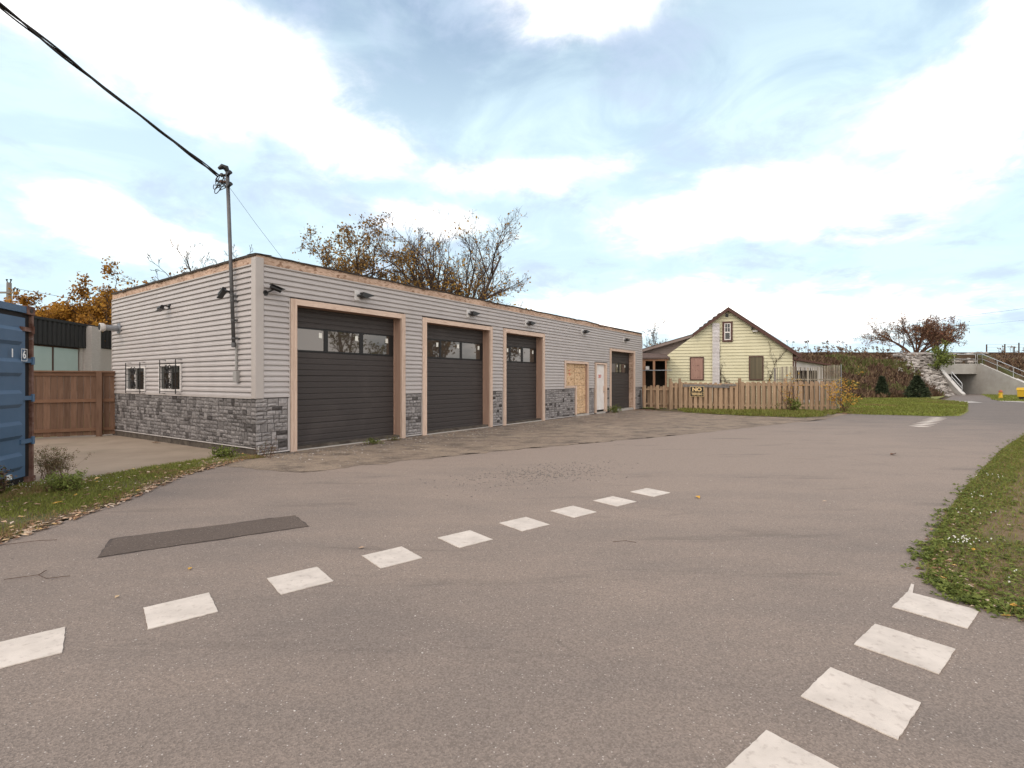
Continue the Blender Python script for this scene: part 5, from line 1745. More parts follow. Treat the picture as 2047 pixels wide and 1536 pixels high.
# yellow leaved shrub at the fence corner
def shrub(name, label, loc, seed, n, H, spread, leafmat, lsize, ln, bark='bark_red', tonef=None, sub=3, cat='shrub', rz=0.011):
    rg = random.Random(seed)
    t = thing(name, label, cat, loc)
    b, l = MB(), MB()
    for i in range(n):
        a = rg.uniform(0, 2 * PI)
        tl = spread * rg.uniform(0.2, 1)
        d = Vector((math.cos(a) * tl, math.sin(a) * tl * 0.7, 1)).normalized()
        p = Vector((rg.uniform(-.15, .15), rg.uniform(-.1, .1), 0))
        L = H * rg.uniform(0.6, 1.05)
        pts = [p]
        for k in range(5):
            d = (d + Vector((rg.gauss(0, .12), rg.gauss(0, .12), rg.gauss(-.02, .1)))).normalized()
            p = p + d * L / 5
            pts.append(p)
        b.tube(pts, [rz, rz * .9, rz * .8, rz * .6, rz * .5, rz * .35], 4, cap=False)
        for s in range(sub):
            q = pts[rg.randrange(2, 6)]
            e = Vector((rg.gauss(0, 1), rg.gauss(0, .7), rg.uniform(0, 1))).normalized() * L * rg.uniform(0.12, 0.28)
            b.tube([q, q + e * 0.5 + Vector((0, 0, .02)), q + e], rz * .35, 3, cap=False)
            for w in range(ln):
                c = q + e * rg.uniform(0.5, 1.1) + Vector((rg.gauss(0, 1), rg.gauss(0, 1), rg.gauss(0, 1))) * lsize * 0.9
                s_ = lsize * rg.uniform(0.6, 1.2)
                u = Vector((rg.gauss(0, 1), rg.gauss(0, 1), rg.gauss(0, .6))).normalized()
                v = u.cross(Vector((rg.gauss(0, 1), rg.gauss(0, 1), rg.gauss(0, 1)))).normalized()
                l.quad(tuple(c - u * s_ * .5), tuple(c + v * s_ * .35), tuple(c + u * s_ * .5), tuple(c - v * s_ * .35), rg.random() if not tonef else tonef(c, rg))
    b.build('stems', M[bark], t)
    if l.f:
        l.build('leaves', M[leafmat], t)
    return t
gold = lambda c, r: r.uniform(0.5, 1.0)
shrub('sumac_shrub', 'shrub with yellow orange leaves at the outer end of the picket fence', (15.3, 23.35, 0), 3, 16, 1.75, 0.75, 'leaf_gold', 0.10, 9, tonef=gold, sub=3)
shrub('sumac_shrub', 'smaller yellow leaved shrub in front of the middle of the fence section', (13.0, 23.6, 0), 5, 12, 1.85, 0.55, 'leaf_gold', 0.085, 4, tonef=gold, sub=3)
shrub('weed_clump', 'dark green weed clump at the foot of the picket fence', (12.9, 23.3, 0), 6, 26, 0.6, 0.9, 'leaf_green', 0.07, 9, sub=3, cat='weed', rz=0.005)
shrub('weed_clump', 'straggly dry weed clump against the corner of the blue container', (-7.0, 7.72, 0), 8, 70, 0.46, 0.6, 'scrub', 0.02, 7, sub=5, cat='weed', rz=0.0025, bark='scrub', tonef=lambda c, r: r.uniform(.4, 1))
shrub('weed_clump', 'bright green feathery weed on the verge below the container', (-5.95, 6.75, 0), 9, 46, 0.26, 0.9, 'leaf_green', 0.03, 10, sub=4, cat='weed', rz=0.003, tonef=lambda c, r: r.uniform(0.45, 1))
shrub('weed_clump', 'low weed clump growing in front of the container door', (-6.75, 6.55, 0), 10, 30, 0.35, 0.8, 'scrub', 0.04, 9, sub=3, cat='weed', rz=0.003)
shrub('weed_clump', 'reddish weed clump at the garage corner post base', (-4.72, 9.72, 0), 15, 14, 0.32, 0.9, 'scrub', 0.03, 5, sub=3, cat='weed', rz=0.003)
shrub('weed_clump', 'green weed tuft on the pad edge beside the garage corner', (-5.55, 9.75, 0), 16, 20, 0.22, 1.2, 'leaf_green', 0.045, 8, sub=3, cat='weed', rz=0.003)
x, y, _ = bw(16.4, -0.3)
shrub('weed_clump', 'green weed tuft between the white door and the last overhead door', (x, y, 0), 17, 18, 0.3, 1.1, 'leaf_green', 0.06, 8, sub=3, cat='weed', rz=0.003)
x, y, _ = bw(2.55, -0.42)
shrub('weed_clump', 'small green weed in the forecourt in front of the widest overhead door', (x, y, 0), 18, 14, 0.13, 1.6, 'leaf_green', 0.035, 7, sub=3, cat='weed', rz=0.003)
x, y, _ = bw(3.3, -0.25)
shrub('weed_clump', 'small dry weed in the forecourt near the timber post of the widest door', (x, y, 0), 19, 12, 0.11, 1.9, 'scrub', 0.03, 7, sub=3, cat='weed', rz=0.003, tonef=lambda c, r: r.uniform(.6, 1))

# ------------------------------------------------------------------ railway bank
def toe(x):
    P_ = [(-40, 40.5), (27, 41.0), (33, 43.2), (38, 46.0), (44.55, 50.8)]
    for (a, ya), (b, yb) in zip(P_, P_[1:]):
        if x <= b:
            return ya + (yb - ya) * max(0, (x - a)) / (b - a)
    return 50.8
CR = 4.25
def bank_h(x, y):
    ty = toe(x) if x < 44.7 else 46.0 + 0.0 * x
    f = (y - ty) / (53.6 - ty)
    f = max(0, min(1, f))
    f = f * f * (3 - 2 * f) * 0.5 + f * 0.5
    n = mnoise.noise(Vector((x * 0.35, y * 0.35, 1.0))) * 0.32 + mnoise.noise(Vector((x * 1.3, y * 1.3, 4.0))) * 0.12
    return -0.12 + (CR + 0.12) * f + n * min(1, f * 4) * (1 if f < 0.97 else 0.35)
def bank_mesh(x0, x1, y0, y1, step, name):
    m = MB()
    nx, ny = int((x1 - x0) / step), int((y1 - y0) / step)
    for j in range(ny + 1):
        for i in range(nx + 1):
            x, y = x0 + (x1 - x0) * i / nx, y0 + (y1 - y0) * j / ny
            m.v.append((x, y, bank_h(x, y)))
    for j in range(ny):
        for i in range(nx):
            q = j * (nx + 1) + i
            m.f.append((q, q + 1, q + nx + 2, q + nx + 1))
            m.t.append(0.5)
    for i in (0, nx):                # close the ends down to the ground
        for j in range(ny):
            a, b = m.v[j * (nx + 1) + i], m.v[(j + 1) * (nx + 1) + i]
            m.quad(a, b, (b[0], b[1], -0.3), (a[0], a[1], -0.3))
    return tag(m.build(name, M['bank'], smooth=True), kind='structure')
bank_mesh(-20, 44.55, 40, 62, 0.55, 'railway_bank')
bank_mesh(49.15, 100, 46, 62, 0.8, 'railway_bank')
tag(MB().box(44.2, 49.8, 53.62, 54.6, 2.55, CR - 0.02).build('railway_bank', M['bank']), kind='structure')
b_ = bank_mesh(-20, 100, 53.75, 64, 1.0, 'railway_bank')
for vv in b_.data.vertices:
    if 44.3 < vv.co.x < 49.6:
        vv.co.z = CR
tag(MB().box(-20, 100, 54.4, 60, CR - 0.05, CR + 0.13).build('ballast', M['ballast']), kind='structure')
for y, lab in ((55.3, 'rusty railway rail on the near side of the track'), (56.75, 'rusty railway rail on the far side of the track')):
    m = MB()
    m.box(-20, 100, y, y + 0.07, CR + 0.1, CR + 0.28)
    m.box(-20, 100, y - 0.04, y + 0.11, CR + 0.08, CR + 0.14)
    tag(m.build('track_rail', M['rail']), lab, 'rail')
# scrub covering the bank
m = MB()
rg = random.Random(77)
for i in range(8200):
    x = rg.uniform(12, 44.2) if i % 5 else rg.uniform(49.6, 75)
    y = rg.uniform(toe(x) - 0.3 if x < 45 else 46, 54.3)
    if x > 40.0 and x < 45 and rg.random() < min(1, (x - 39.6) / 1.6):
        continue
    z = bank_h(x, y)
    gn = mnoise.noise(Vector((x * 0.28, y * 0.4, 9.0)))
    for k in range(5):
        a = rg.uniform(0, 2 * PI)
        h = rg.uniform(0.14, 0.46) * (1.5 if rg.random() < 0.04 else 1) * (1.35 if y < toe(x) + 1.5 else 1) * (0.45 if y > 51.8 else 1)
        w = rg.uniform(0.04, 0.10)
        dx, dy = math.cos(a) * h * rg.uniform(0.2, 0.9), math.sin(a) * h * rg.uniform(0.2, 0.9)
        tn = rg.uniform(0.72, 1.0) if gn > 0.12 and rg.random() < 0.75 else rg.uniform(0.0, 0.68)
        px, py = x + rg.uniform(-.2, .2), y + rg.uniform(-.2, .2)
        m.quad((px - w, py, z - 0.05), (px + w, py, z - 0.05), (px + dx + w * .6, py + dy, z + h), (px + dx - w * .3, py + dy, z + h * .9), tn)
tag(m.build('bank_scrub', M['scrub']), 'dry brown and green weeds covering the railway bank', 'weeds', kind='stuff')
# tall stalks along the crest
m = MB()
for i in range(150):
    x = rg.choice((rg.uniform(28, 36), rg.uniform(33, 42), rg.uniform(52, 60)))
    y = rg.uniform(52.8, 54.3)
    z = bank_h(x, y)
    h = rg.uniform(0.3, 0.9) if rg.random() < 0.85 else rg.uniform(0.9, 1.6)
    dx = rg.uniform(-.2, .2)
    m.tube([(x, y, z - .1), (x + dx * .4, y, z + h * .6), (x + dx, y, z + h)], 0.012, 3, 0.2, cap=False)
    for k in range(6):
        s = rg.uniform(0.03, 0.10)
        c = (x + dx + rg.gauss(0, .09), y + rg.gauss(0, .07), z + h - abs(rg.gauss(0, .15)))
        m.quad((c[0] - s, c[1], c[2]), (c[0], c[1] - s, c[2] - s), (c[0] + s, c[1], c[2]), (c[0], c[1] + s, c[2] + s), rg.uniform(0.1, .6))
tag(m.build('crest_stalks', M['scrub']), 'tall dry seed stalks along the crest of the railway bank', 'weeds', kind='stuff')
# riprap around the underpass
m = MB()
for i in range(1150):
    x = 44.4 - abs(rg.gauss(0, 2.3)) if i % 4 else rg.uniform(43.0, 50.5)
    if i % 4:
        y = rg.uniform(max(toe(x) - 0.2, 46.5), 54.0)
    else:
        y = rg.uniform(53.55, 54.3)
    if x < 38.5 or (44.4 < x < 49.3 and y < 53.5):
        continue
    zz = bank_h(x, y) if not (44.4 < x < 49.4) else 3.25 + (y - 53.5) * 1.3
    m.blob((x, y, zz + 0.05), rg.uniform(0.12, 0.30), rg, 0.7, rg.random())
tag(m.build('riprap', M['riprap']), 'pale broken rocks piled on the bank beside the underpass', 'rocks', kind='stuff')

# underpass
ups = thing('underpass', 'pale concrete pedestrian underpass with sloping wing walls and pipe railings', 'underpass', (44.6, 53.2, 0))
W_, HO, HT = 4.35, 2.14, 3.22
m = MB()
m.box(-0.3, W_ + 0.35, 0.0, 0.4, HO, HT)
m.build('headwall', M['concrete'], ups)
boxpart('headwall', M['concrete'], ups, -0.3, 0.0, 0.0, 0.4, -0.2, HO - 0.002)
boxpart('headwall', M['concrete'], ups, W_, W_ + 0.35, 0.0, 0.4, -0.2, HO - 0.002)
boxpart('tunnel_wall', M['concrete'], ups, W_ + 0.003, W_ + 0.3, 0.4, 11, -0.2, 2.5)
boxpart('tunnel_wall', M['concrete'], ups, -0.3, -0.003, 0.4, 11, -0.2, 2.5)
boxpart('tunnel_ceiling', M['concrete'], ups, -0.003, W_ + 0.003, 0.4, 11, HO + 0.003, 2.5)
m = MB()
m.prism([(0.0, -0.3), (0.0, 3.19), (-0.35, 3.19), (-5.3, 1.02), (-7.4, 0.35), (-7.4, -0.3)], lambda p: (W_ + 0.002, p[0], p[1]), lambda p: (W_ + 0.34, p[0], p[1]))
rw = m.build('wing_wall', M['concrete'], ups)
m = MB()
m.prism([(-0.35, 3.192), (-0.35, 3.23), (-5.3, 1.06), (-7.4, 0.39), (-7.4, 0.352), (-5.3, 1.022)], lambda p: (W_ - 0.01, p[0], p[1]), lambda p: (W_ + 0.36, p[0], p[1]))
m.build('coping', M['coping'], rw)
m = MB()
m.prism([(0.0, -0.3), (0.0, 3.45), (-3.2, 0.30), (-3.5, 0.1), (-3.5, -0.3)], lambda p: (-0.30, p[0], p[1]), lambda p: (-0.002, p[0], p[1]))
lw = m.build('wing_wall', M['concrete'], ups)
m = MB()
m.prism([(0.0, 3.452), (0.0, 3.54), (-3.2, 0.39), (-3.5, 0.18), (-3.5, 0.102), (-3.2, 0.302)], lambda p: (-0.36, p[0], p[1]), lambda p: (0.01, p[0], p[1]))
m.build('coping', M['coping'], lw)
# railings
def railing(pts, h, label):
    m = MB()
    r = m.tube([(p[0], p[1], p[2] + h) for p in pts], 0.034, 8).build('railing', M['steelrail'], ups)
    r['label'] = label
    MB().tube([(p[0], p[1], p[2] + h * 0.5) for p in pts], 0.026, 8).build('mid_rail', M['steelrail'], r)
    for (a, b) in zip(pts, pts[1:]):
        a, b = Vector(a), Vector(b)
        k = max(1, round((b - a).length / 1.8))
        for i in range(k + 1):
            q = a.lerp(b, i / k)
            MB().tube([(q.x, q.y, q.z - 0.05), (q.x, q.y, q.z + h)], 0.028, 6).build('rail_post', M['steelrail'], r)
railing([(W_ + 0.2, 0.15, 3.2), (W_ + 0.2, -0.4, 3.2), (W_ + 0.2, -5.3, 1.05), (W_ + 0.2, -7.3, 0.42)], 1.0, 'pipe railing down the long right wing wall')
railing([(-0.1, 0.2, HT), (W_ + 0.05, 0.2, HT)], 0.98, 'level pipe railing over the tunnel mouth')
railing([(-0.15, -0.05, 3.45), (-0.15, -0.9, 2.6)], 0.85, 'pipe railing at the head of the left wing wall')
railing([(-0.15, -2.1, 1.42), (-0.15, -3.3, 0.25)], 0.9, 'pipe railing at the foot of the left wing wall')
# old block wall beyond the wing wall
bwall = thing('block_wall', 'dark old stone block retaining wall under the railway beside the wing wall', 'wall', (50.6, 54.6, 0))
rg = random.Random(9)
z = 2.2
for r in range(4):
    x = -0.2 * (r % 2)
    while x < 16:
        w = rg.uniform(0.7, 1.5)
        boxpart('block', M['blockwall'], bwall, x + 0.02, x + w - 0.02, -0.3 + rg.uniform(-.05, .05), 0.5, z + 0.015, z + 0.5)
        x += w
    z += 0.515
# green tree branch overhanging the tunnel
tree('locust_sapling', 'young green feathery sapling leaning over the tunnel mouth', (43.6, 52.0, 2.0), 51, 4, 3.0, 0.5, (6, 5, 4), (0.45, 0.5, 0.5), [(30, 60)], (0.0, -0.1), 26, 'leaf_green', 'bark', rad=0.04, leaf_size=0.17, fork=0.2, maxlvl=2, leaf_lvl=1, lean=0.35)
# evergreens at the toe
def conifer(label, loc, H, W, seed):
    rg = random.Random(seed)
    t = thing('spruce_shrub', label, 'shrub', loc, 0, 'dark evergreens at the foot of the bank')
    MB().tube([(0, 0, -.1), (0, 0, H * .9)], [0.06, 0.015], 6).build('trunk', M['bark_dark'], t)
    l = MB()
    for i in range(3600):
        f = rg.random() ** 0.75
        z = H * (0.03 + 0.97 * (1 - f))
        rr = W * min(1.0, 0.10 + 1.02 * f) * (1 if f < 0.85 else 0.88) * rg.uniform(0.35, 1.0)
        a = rg.uniform(0, 2 * PI)
        c = Vector((math.cos(a) * rr, math.sin(a) * rr, z))
        d = (Vector((math.cos(a), math.sin(a), rg.uniform(-.3, .5))) * 0.6 + Vector((rg.gauss(0, .6), rg.gauss(0, .6), rg.gauss(0, .4)))).normalized() * rg.uniform(0.10, 0.22)
        s = d.cross(Vector((rg.gauss(0, 1), rg.gauss(0, 1), rg.gauss(0, 1)))).normalized() * 0.03
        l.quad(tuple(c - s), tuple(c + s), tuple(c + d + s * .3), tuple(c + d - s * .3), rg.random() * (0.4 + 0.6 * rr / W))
    l.build('foliage', M['needle'], t)
conifer('broad dark evergreen shrub beside the rock pile', (33.2, 41.4, 0), 1.85, 0.95, 3)
conifer('narrow dark evergreen shrub among the dry weeds', (31.4, 42.9, 0), 1.8, 0.55, 4)

# yellow street furniture by the path
hy = thing('fire_hydrant', 'yellow fire hydrant with red cap on the grass by the underpass', 'hydrant', (39.75, 41.1, 0.0))
MB().tube([(0, 0, 0), (0, 0, 0.06)], 0.19, 12).build('base', M['hydrant'], hy)
MB().tube([(0, 0, 0.06), (0, 0, 0.42), (0, 0, 0.5)], [0.13, 0.10, 0.12], 12).build('barrel', M['hydrant'], hy)
MB().tube([(0, 0, 0.5), (0, 0, 0.58), (0, 0, 0.66), (0, 0, 0.70)], [0.14, 0.13, 0.07, 0.03], 12).build('cap', M['hydrant_red'], hy)
for s in (-1, 1):
    MB().tube([(0, 0, 0.38), (s * 0.17, 0, 0.38)], 0.055, 8).build('nozzle', M['hydrant'], hy)
gb = thing('yellow_bin', 'yellow bin on a black base at the path edge by the underpass', 'bin', (39.1, 38.45, 0.0), R(20))
m = MB()
m.prism([(-0.42, 0.22), (0.42, 0.22), (0.48, 0.72), (-0.48, 0.72)], lambda p: (p[0], -0.3, p[1]), lambda p: (p[0], 0.3, p[1]))
m.build('body', M['hydrant'], gb)
m = MB()
m.prism([(-0.52, 0.725), (0.52, 0.725), (0.40, 0.92), (-0.40, 0.92)], lambda p: (p[0], -0.34, p[1]), lambda p: (p[0], 0.34, p[1]))
m.build('lid', M['hydrant'], gb)
boxpart('base', M['black'], gb, -0.36, 0.36, -0.25, 0.25, 0.0, 0.215)
# wire fence on the railway crest
wf = thing('wire_fence', 'wire fence with dark posts along the railway crest', 'fence', (0, 61.0, CR))
for x, h in ((57.3, 1.55), (59.5, 1.6), (60.6, 1.3), (61.2, 1.75), (65.2, 1.3), (66.4, 1.4), (67.1, 1.8), (71, 1.6), (75, 1.6)):
    MB().tube([(x, 0, -0.2), (x, 0, h)], 0.07, 6).build('post', M['bark'], wf)
for z in (0.45, 0.85, 1.2, 1.55):
    MB().tube([(57.3, -0.07, z), (66, -0.07, z - 0.02), (80, -0.07, z)], 0.011, 4).build('strand', M['galv_dark'], wf)

# ------------------------------------------------------------------ grass, litter, gravel
def blades(m, poly, n, rg, h=(0.03, 0.10), w=(0.002, 0.005), tonef=None, densf=None, lean=0.7, wscale=True):
    c = 0
    tries = 0
    while c < n and tries < n * 12:
        tries += 1
        x, y = rnd_in_poly(poly, rg)
        if densf and rg.random() > densf(x, y):
            continue
        c += 1
        dist = max(1, math.hypot(x, y) / 5)
        hh = rg.uniform(*h)
        ww = rg.uniform(*w) * (min(dist, 4) if wscale else 1)
        a = rg.uniform(0, 2 * PI)
        l = hh * rg.uniform(0.1, lean)
        b = rg.uniform(0, PI)
        bx, by = math.cos(b) * ww, math.sin(b) * ww
        tx, ty = math.cos(a) * l, math.sin(a) * l
        tn = tonef(x, y, rg) if tonef else rg.random()
        z0 = 0.0
        m.quad((x - bx, y - by, z0), (x + bx, y + by, z0), (x + tx * .45 + bx * .7, y + ty * .45 + by * .7, hh * .6), (x + tx * .45 - bx * .7, y + ty * .45 - by * .7, hh * .6), tn)
        m.tri((x + tx * .45 - bx * .7, y + ty * .45 - by * .7, hh * .6), (x + tx * .45 + bx * .7, y + ty * .45 + by * .7, hh * .6), (x + tx, y + ty, hh), tn)

def broad(m, poly, n, rg, size=(0.03, 0.07), tonef=None, densf=None):
    """rosettes of broad leaves"""
    c = 0
    tries = 0
    while c < n and tries < n * 15:
        tries += 1
        x, y = rnd_in_poly(poly, rg)
        if densf and rg.random() > densf(x, y):
            continue
        c += 1
        z = rg.uniform(0.005, 0.035)
        for k in range(rg.randint(3, 6)):
            a = rg.uniform(0, 2 * PI)
            s = rg.uniform(*size)
            u = Vector((math.cos(a), math.sin(a), rg.uniform(0.05, 0.75))).normalized() * s
            v = Vector((-math.sin(a), math.cos(a), rg.uniform(-.3, .3))) * s * 0.27
            p = Vector((x, y, z))
            tn = tonef(x, y, rg) if tonef else rg.uniform(0.4, 1)
            q1, q2 = p + u * 0.5, p + u * 1.0 - Vector((0, 0, s * 0.25))
            m.quad(tuple(p), tuple(q1 + v), tuple(q2), tuple(q1 - v), tn)

rg = random.Random(101)
# right verge
vr_near = [(3.05, 3.4), (3.14, 3.85), (3.72, 4.52), (4.81, 5.61), (6.71, 7.39), (10.5, 10.82), (14.3, 14.03), (17.0, 14.0), (9.0, 7.0), (6.2, 4.2), (5.6, 2.2), (3.95, 2.6), (3.3, 3.0)]
vline = [(14.3, 14.03), (10.5, 10.82), (6.71, 7.39), (4.81, 5.61), (3.72, 4.52), (3.14, 3.85), (3.06, 3.36), (3.3, 3.0), (3.95, 2.6), (5.6, 2.1)]
def rdens(x, y):
    d = edge_dist(x, y, vline)
    wv = 0.42 + 0.25 * mnoise.noise(Vector((x * 1.1, y * 1.1, 2)))
    near_ = 1.0 if y < 4.6 else 0.0
    return 1.0 if d < wv * (1 + 0.6 * near_) else 0.12 + 0.3 * max(0, mnoise.noise(Vector((x * 1.6, y * 1.6, 6))))
def gtone(x, y, r):
    d = edge_dist(x, y, vline)
    if d < 0.6 and r.random() < 0.75:
        return r.uniform(0.36, 1.0)
    return r.uniform(0.0, 0.33) if r.random() < 0.72 else r.uniform(0.35, 0.8)
m = MB()
blades(m, vr_near, 60000, rg, (0.012, 0.06), (0.0012, 0.0028), gtone, lambda x, y: 0.35 + 0.65 * rdens(x, y), 1.2)
tag(m.build('verge_grass', M['grass']), 'green and straw coloured grass on the verge beside the crossing squares', 'grass', kind='stuff')
m = MB()
broad(m, vr_near, 5200, rg, (0.015, 0.05), lambda x, y, r: r.uniform(0.1, 1), rdens)
tag(m.build('verge_weeds', M['leaf_green']), 'low broad leaved weeds along the verge edge beside the crossing squares', 'weeds', kind='stuff')
m = MB()
for i in range(1300):
    k = rg.randrange(len(vline) - 1)
    t_ = rg.random()
    (x0, y0), (x1, y1) = vline[k], vline[k + 1]
    L = math.hypot(x1 - x0, y1 - y0)
    d = rg.gauss(0.06, 0.07) + 0.12 * mnoise.noise(Vector((x0 * 3 + t_ * L * 2.5, y0, 3)))
    cx, cy = x0 + (x1 - x0) * t_ - (y1 - y0) / L * d, y0 + (y1 - y0) * t_ + (x1 - x0) / L * d
    if L > 4 and rg.random() < 0.3:
        continue
    tb = rg.random()
    for q in range(rg.randint(4, 8)):
        a = rg.uniform(0, 2 * PI)
        s_ = rg.uniform(0.02, 0.055)
        u = Vector((math.cos(a), math.sin(a), rg.uniform(0.15, 1.2))).normalized() * s_
        v = Vector((-math.sin(a), math.cos(a), rg.uniform(-.3, .3))) * s_ * rg.uniform(0.12, 0.3)
        p = Vector((cx, cy, rg.uniform(0, 0.02)))
        q1, q2 = p + u * 0.55, p + u - Vector((0, 0, s_ * 0.3))
        m.quad(tuple(p), tuple(q1 + v), tuple(q2), tuple(q1 - v), min(1, max(0, tb * 0.7 + rg.uniform(0, .35))))
tag(m.build('edge_weeds', M['leaf_green']), 'ragged leafy weeds creeping over the asphalt edge by the crossing squares', 'weeds', kind='stuff')
# white flowers
m = MB()
for cx, cy, n_, s in ((4.02, 4.50, 34, 0.07), (4.95, 5.45, 10, 0.1), (5.8, 6.3, 8, 0.1), (3.6, 3.65, 6, 0.1), (7.2, 7.5, 10, 0.14), (-6.7, 6.95, 40, 0.22), (-6.2, 7.25, 30, 0.25)):
    for k in range(n_):
        x, y = cx + rg.gauss(0, s), cy + rg.gauss(0, s * .5)
        z = rg.uniform(0.05, 0.11)
        r = rg.uniform(0.004, 0.008)
        m.quad((x - r, y, z), (x, y - r, z), (x + r, y, z + .002), (x, y + r, z + .002))
        m.quad((x - r, y, z - r), (x, y, z + r), (x + r, y, z - r), (x, y, z - r))
tag(m.build('wild_flowers', M['flower']), 'tiny white wild flowers in the verges', 'flowers', kind='stuff')
# left verge
vl_near = [(-4.75, 3.6), (-4.74, 4.66), (-4.82, 6.11), (-5.18, 7.97), (-5.04, 9.45), (-4.75, 9.75), (-5.5, 10.2), (-6.15, 8.7), (-6.5, 7.55), (-7.5, 7.0), (-7.2, 5.0), (-6.5, 3.6)]
lline = [(-4.7, 3.6), (-4.72, 4.66), (-4.8, 6.11), (-5.16, 7.97), (-5.04, 9.45)]
def ltone(x, y, r):
    d = edge_dist(x, y, lline)
    k = mnoise.noise(Vector((x * 1.5, y * 1.5, 8)))
    if k < -0.15 and r.random() < 0.6 or d < 0.2 and r.random() < 0.5:
        return r.uniform(0.0, 0.33)
    return r.uniform(0.34, 1)
m = MB()
blades(m, vl_near, 52000, rg, (0.012, 0.065), (0.0014, 0.003), ltone, lambda x, y: 0.55 + 0.9 * mnoise.noise(Vector((x * 1.2, y * 1.2, 3))) + (0 if edge_dist(x, y, lline) > 0.15 else -0.3), 1.1)
tag(m.build('verge_grass', M['grass']), 'green grass strip between the lane and the concrete pad', 'grass', kind='stuff')
# fence foot grass and lawn
m = MB()
fs = [(8.0, 23.2), (9.51, 21.2), (11.38, 20.1), (12.6, 20.6), (14.2, 22.2), (15.4, 23.9), (10.9, 24.1), (8.2, 25.2)]
blades(m, fs, 9000, rg, (0.05, 0.18), (0.003, 0.006), lambda x, y, r: r.uniform(0.3, 0.85), lambda x, y: 0.5 + mnoise.noise(Vector((x, y, 3))), 1.2)
tag(m.build('verge_grass', M['grass']), 'rough grass at the foot of the picket fence', 'grass', kind='stuff')
m = MB()
lw_ = [(14.3, 22.9), (15.4, 22.0), (17.6, 20.85), (18.6, 21.05), (21.5, 23.9), (26.29, 29.2), (29.8, 33.1), (31.5, 37.6), (33.5, 40.5), (24, 41), (16, 26)]
blades(m, lw_, 26000, rg, (0.05, 0.14), (0.004, 0.009), lambda x, y, r: min(1, max(.25, 0.66 + 0.5 * mnoise.noise(Vector((x * .5, y * .5, 5))) + r.uniform(-.2, .2))), None, 1.2)
tag(m.build('lawn_grass', M['grass']), 'mown green lawn between the cottage fence and the path', 'grass', kind='stuff')
m = MB()
l2 = [(34.3, 35.4), (37.0, 39.0), (39.2, 41.4), (43.5, 46.4), (48.5, 52.0), (49, 40), (42, 36)]
blades(m, l2, 5000, rg, (0.05, 0.13), (0.004, 0.008), lambda x, y, r: r.uniform(0.5, .9), None, 1.2)
tag(m.build('lawn_grass', M['grass']), 'green lawn round the yellow hydrant', 'grass', kind='stuff')

# dead leaves
def leaf_shape(m, x, y, z, s, rg, tone, curl=0.3):
    a = rg.uniform(0, 2 * PI)
    u = Vector((math.cos(a), math.sin(a), rg.uniform(-curl, curl))) * s
    v = Vector((-math.sin(a), math.cos(a), rg.uniform(-curl, curl))) * s * 0.6
    c = Vector((x, y, z + s * 0.1))
    up_ = Vector((0, 0, s * rg.uniform(0.05, 0.35)))
    m.tri(tuple(c - u), tuple(c + v * .9 + up_), tuple(c), tone)
    m.tri(tuple(c), tuple(c + v * .9 + up_), tuple(c + u), tone)
    m.tri(tuple(c - u), tuple(c), tuple(c - v * .9 + up_ * .6), tone)
    m.tri(tuple(c), tuple(c + u), tuple(c - v * .9 + up_ * .6), tone)
m = MB()
for i in range(900):
    t_ = rg.random()
    k = rg.randrange(len(lline) - 1)
    (x0, y0), (x1, y1) = lline[k], lline[k + 1]
    x, y = x0 + (x1 - x0) * t_ - abs(rg.gauss(0, 0.16)) + 0.08, y0 + (y1 - y0) * t_
    leaf_shape(m, x, y, 0.012, rg.uniform(0.012, 0.045), rg, rg.uniform(0.15, 0.95))
for i in range(420):
    x, y = rnd_in_poly(vl_near, rg)
    leaf_shape(m, x, y, 0.04, rg.uniform(0.015, 0.04), rg, rg.uniform(0.0, 1.0))
for i in range(420):
    k = rg.randrange(3, len(vline) - 1)
    t_ = rg.random()
    (x0, y0), (x1, y1) = vline[k], vline[k + 1]
    d = abs(rg.gauss(0, 0.22)) - 0.05
    L = math.hypot(x1 - x0, y1 - y0)
    x, y = x0 + (x1 - x0) * t_ - (y1 - y0) / L * d, y0 + (y1 - y0) * t_ + (x1 - x0) / L * d
    leaf_shape(m, x, y, 0.02 if d > 0.05 else 0.004, rg.uniform(0.008, 0.03), rg, rg.uniform(0.0, 1.0))
for i in range(260):
    x, y = 14.4 + rg.gauss(0, 0.9), 22.9 + rg.gauss(0, 0.4)
    leaf_shape(m, x, y, 0.02, rg.uniform(0.04, 0.09), rg, rg.uniform(0.0, 0.6))
for i in range(220):
    t_ = rg.uniform(0, 20)
    x, y, _ = bw(t_, -abs(rg.gauss(0, 0.25)) - 0.08)
    leaf_shape(m, x, y, 0.008, rg.uniform(0.01, 0.035), rg, rg.uniform(0.0, 0.6))
x0, y0, _ = bw(19.3, -0.9)
for i in range(240):
    leaf_shape(m, x0 + rg.gauss(0, .8), y0 + rg.gauss(0, .5), 0.008, rg.uniform(0.02, 0.05), rg, rg.uniform(0.0, 0.4))
tag(m.build('leaf_litter', M['litter']), 'dry fallen leaves scattered along verges and walls', 'leaves', kind='stuff')
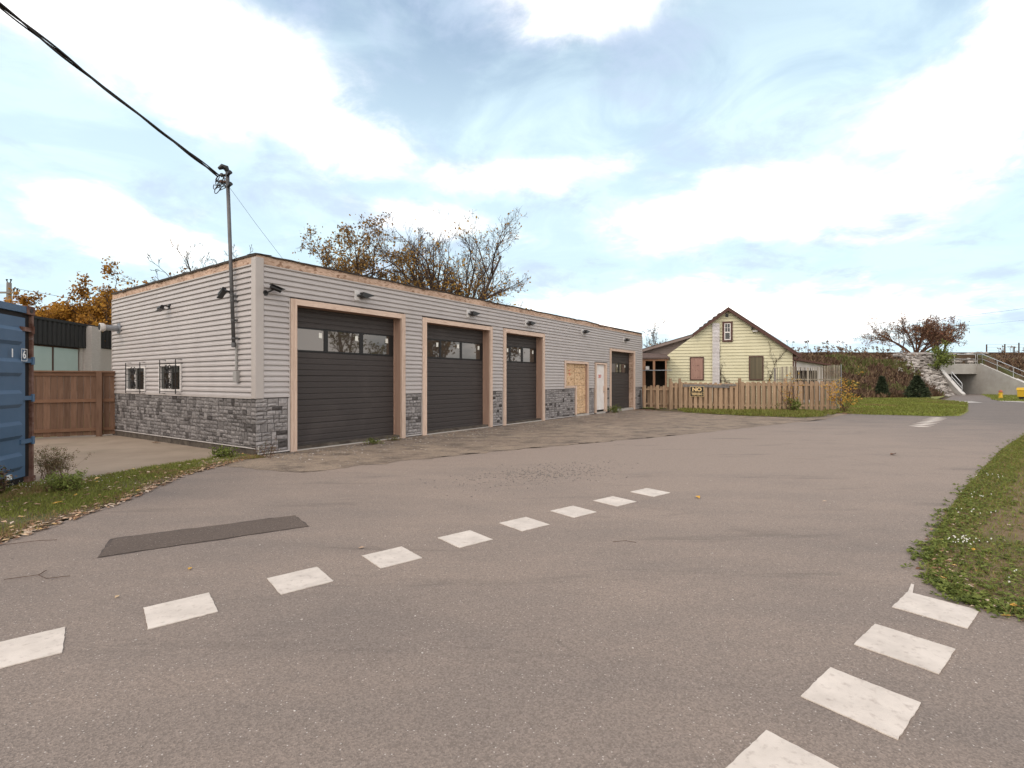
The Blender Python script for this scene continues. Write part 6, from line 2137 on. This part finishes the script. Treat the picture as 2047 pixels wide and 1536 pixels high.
# single leaves and twigs lying on the asphalt
for x, y, s, tn, lab in ((2.36, 6.42, 0.055, 1.0, 'yellow fallen leaf on the asphalt past the last near crossing square'), (7.62, 10.1, 0.10, 0.05, 'curled brown leaf alone in the middle of the lane'), (3.85, 6.22, 0.03, .7, 'pale small leaf on the asphalt in the middle of the lane'),
                         (-1.34, 4.5, 0.03, .55, 'small pale leaf by a crossing square'), (-2.55, 4.0, 0.03, 1.0, 'tiny yellow leaf in front of the dark repair patch'), (-5.42, 6.02, 0.06, 1.0, 'large yellow leaf on the grass strip by the pad'),
                         (-6.05, 6.08, 0.06, 0.35, 'large orange brown leaf on the grass strip below the container'), (-8.6, 12.2, 0.10, 0.4, 'brown leaf alone on the concrete pad'), (-2.72, 3.48, 0.022, 0.9, 'tiny orange leaf between crossing square and patch')):
    m = MB()
    leaf_shape(m, 0, 0, 0.0, s, rg, tn, 0.08)
    o = m.build('fallen_leaf', M['litter'])
    o.location = (x, y, 0.006 if x > -5 else (0.035 if y < 8 else -0.02))
    tag(o, lab, 'leaf', 'single fallen leaves')
for pts, lab in (([(-4.62, 4.57), (-4.4, 4.68), (-4.25, 4.72)], 'dark twig on the asphalt by the grass strip'), ([(-3.8, 3.78), (-3.62, 3.86), (-3.5, 3.80), (-3.36, 3.84)], 'crooked dark twig on the asphalt in front of the patch'),
                 ([(0.93, 4.66), (1.05, 4.68), (1.14, 4.64)], 'straight thin twig in the middle of the lane')):
    m = MB()
    m.tube([(x, y, 0.008 + 0.004 * (i % 2)) for i, (x, y) in enumerate(pts)], 0.0022, 5)
    if len(pts) > 3:
        m.tube([(pts[1][0], pts[1][1], 0.01), (pts[1][0] - 0.02, pts[1][1] + 0.09, 0.014)], 0.003, 4)
    tag(m.build('twig', M['twig']), lab, 'twig', 'twigs on the lane')
# loose stones
m = MB()
for i in range(900):
    x, y = 0.45 + rg.gauss(0, 0.62), 8.05 + rg.gauss(0, 0.42)
    y += (x - 0.45) * 0.45
    m.blob((x, y, 0.004), rg.uniform(0.004, 0.013), rg, 0.7, rg.uniform(0.1, .62))
for i in range(700):
    x = rg.uniform(-4.5, 4.5)
    y = rg.uniform(2.0, 8.5)
    m.blob((x, y, 0.002), rg.uniform(0.002, 0.0055), rg, 0.7, rg.uniform(0.4, 1))
for i in range(2200):
    t_ = rg.uniform(0, 19)
    x, y, _ = bw(t_, -abs(rg.gauss(0, 1.0)) - 0.05)
    m.blob((x, y, 0.006), rg.uniform(0.004, 0.016), rg, 0.7, rg.uniform(0.1, 1))
tag(m.build('loose_gravel', M['gravel']), 'loose grey gravel scattered over the asphalt', 'gravel', kind='stuff')
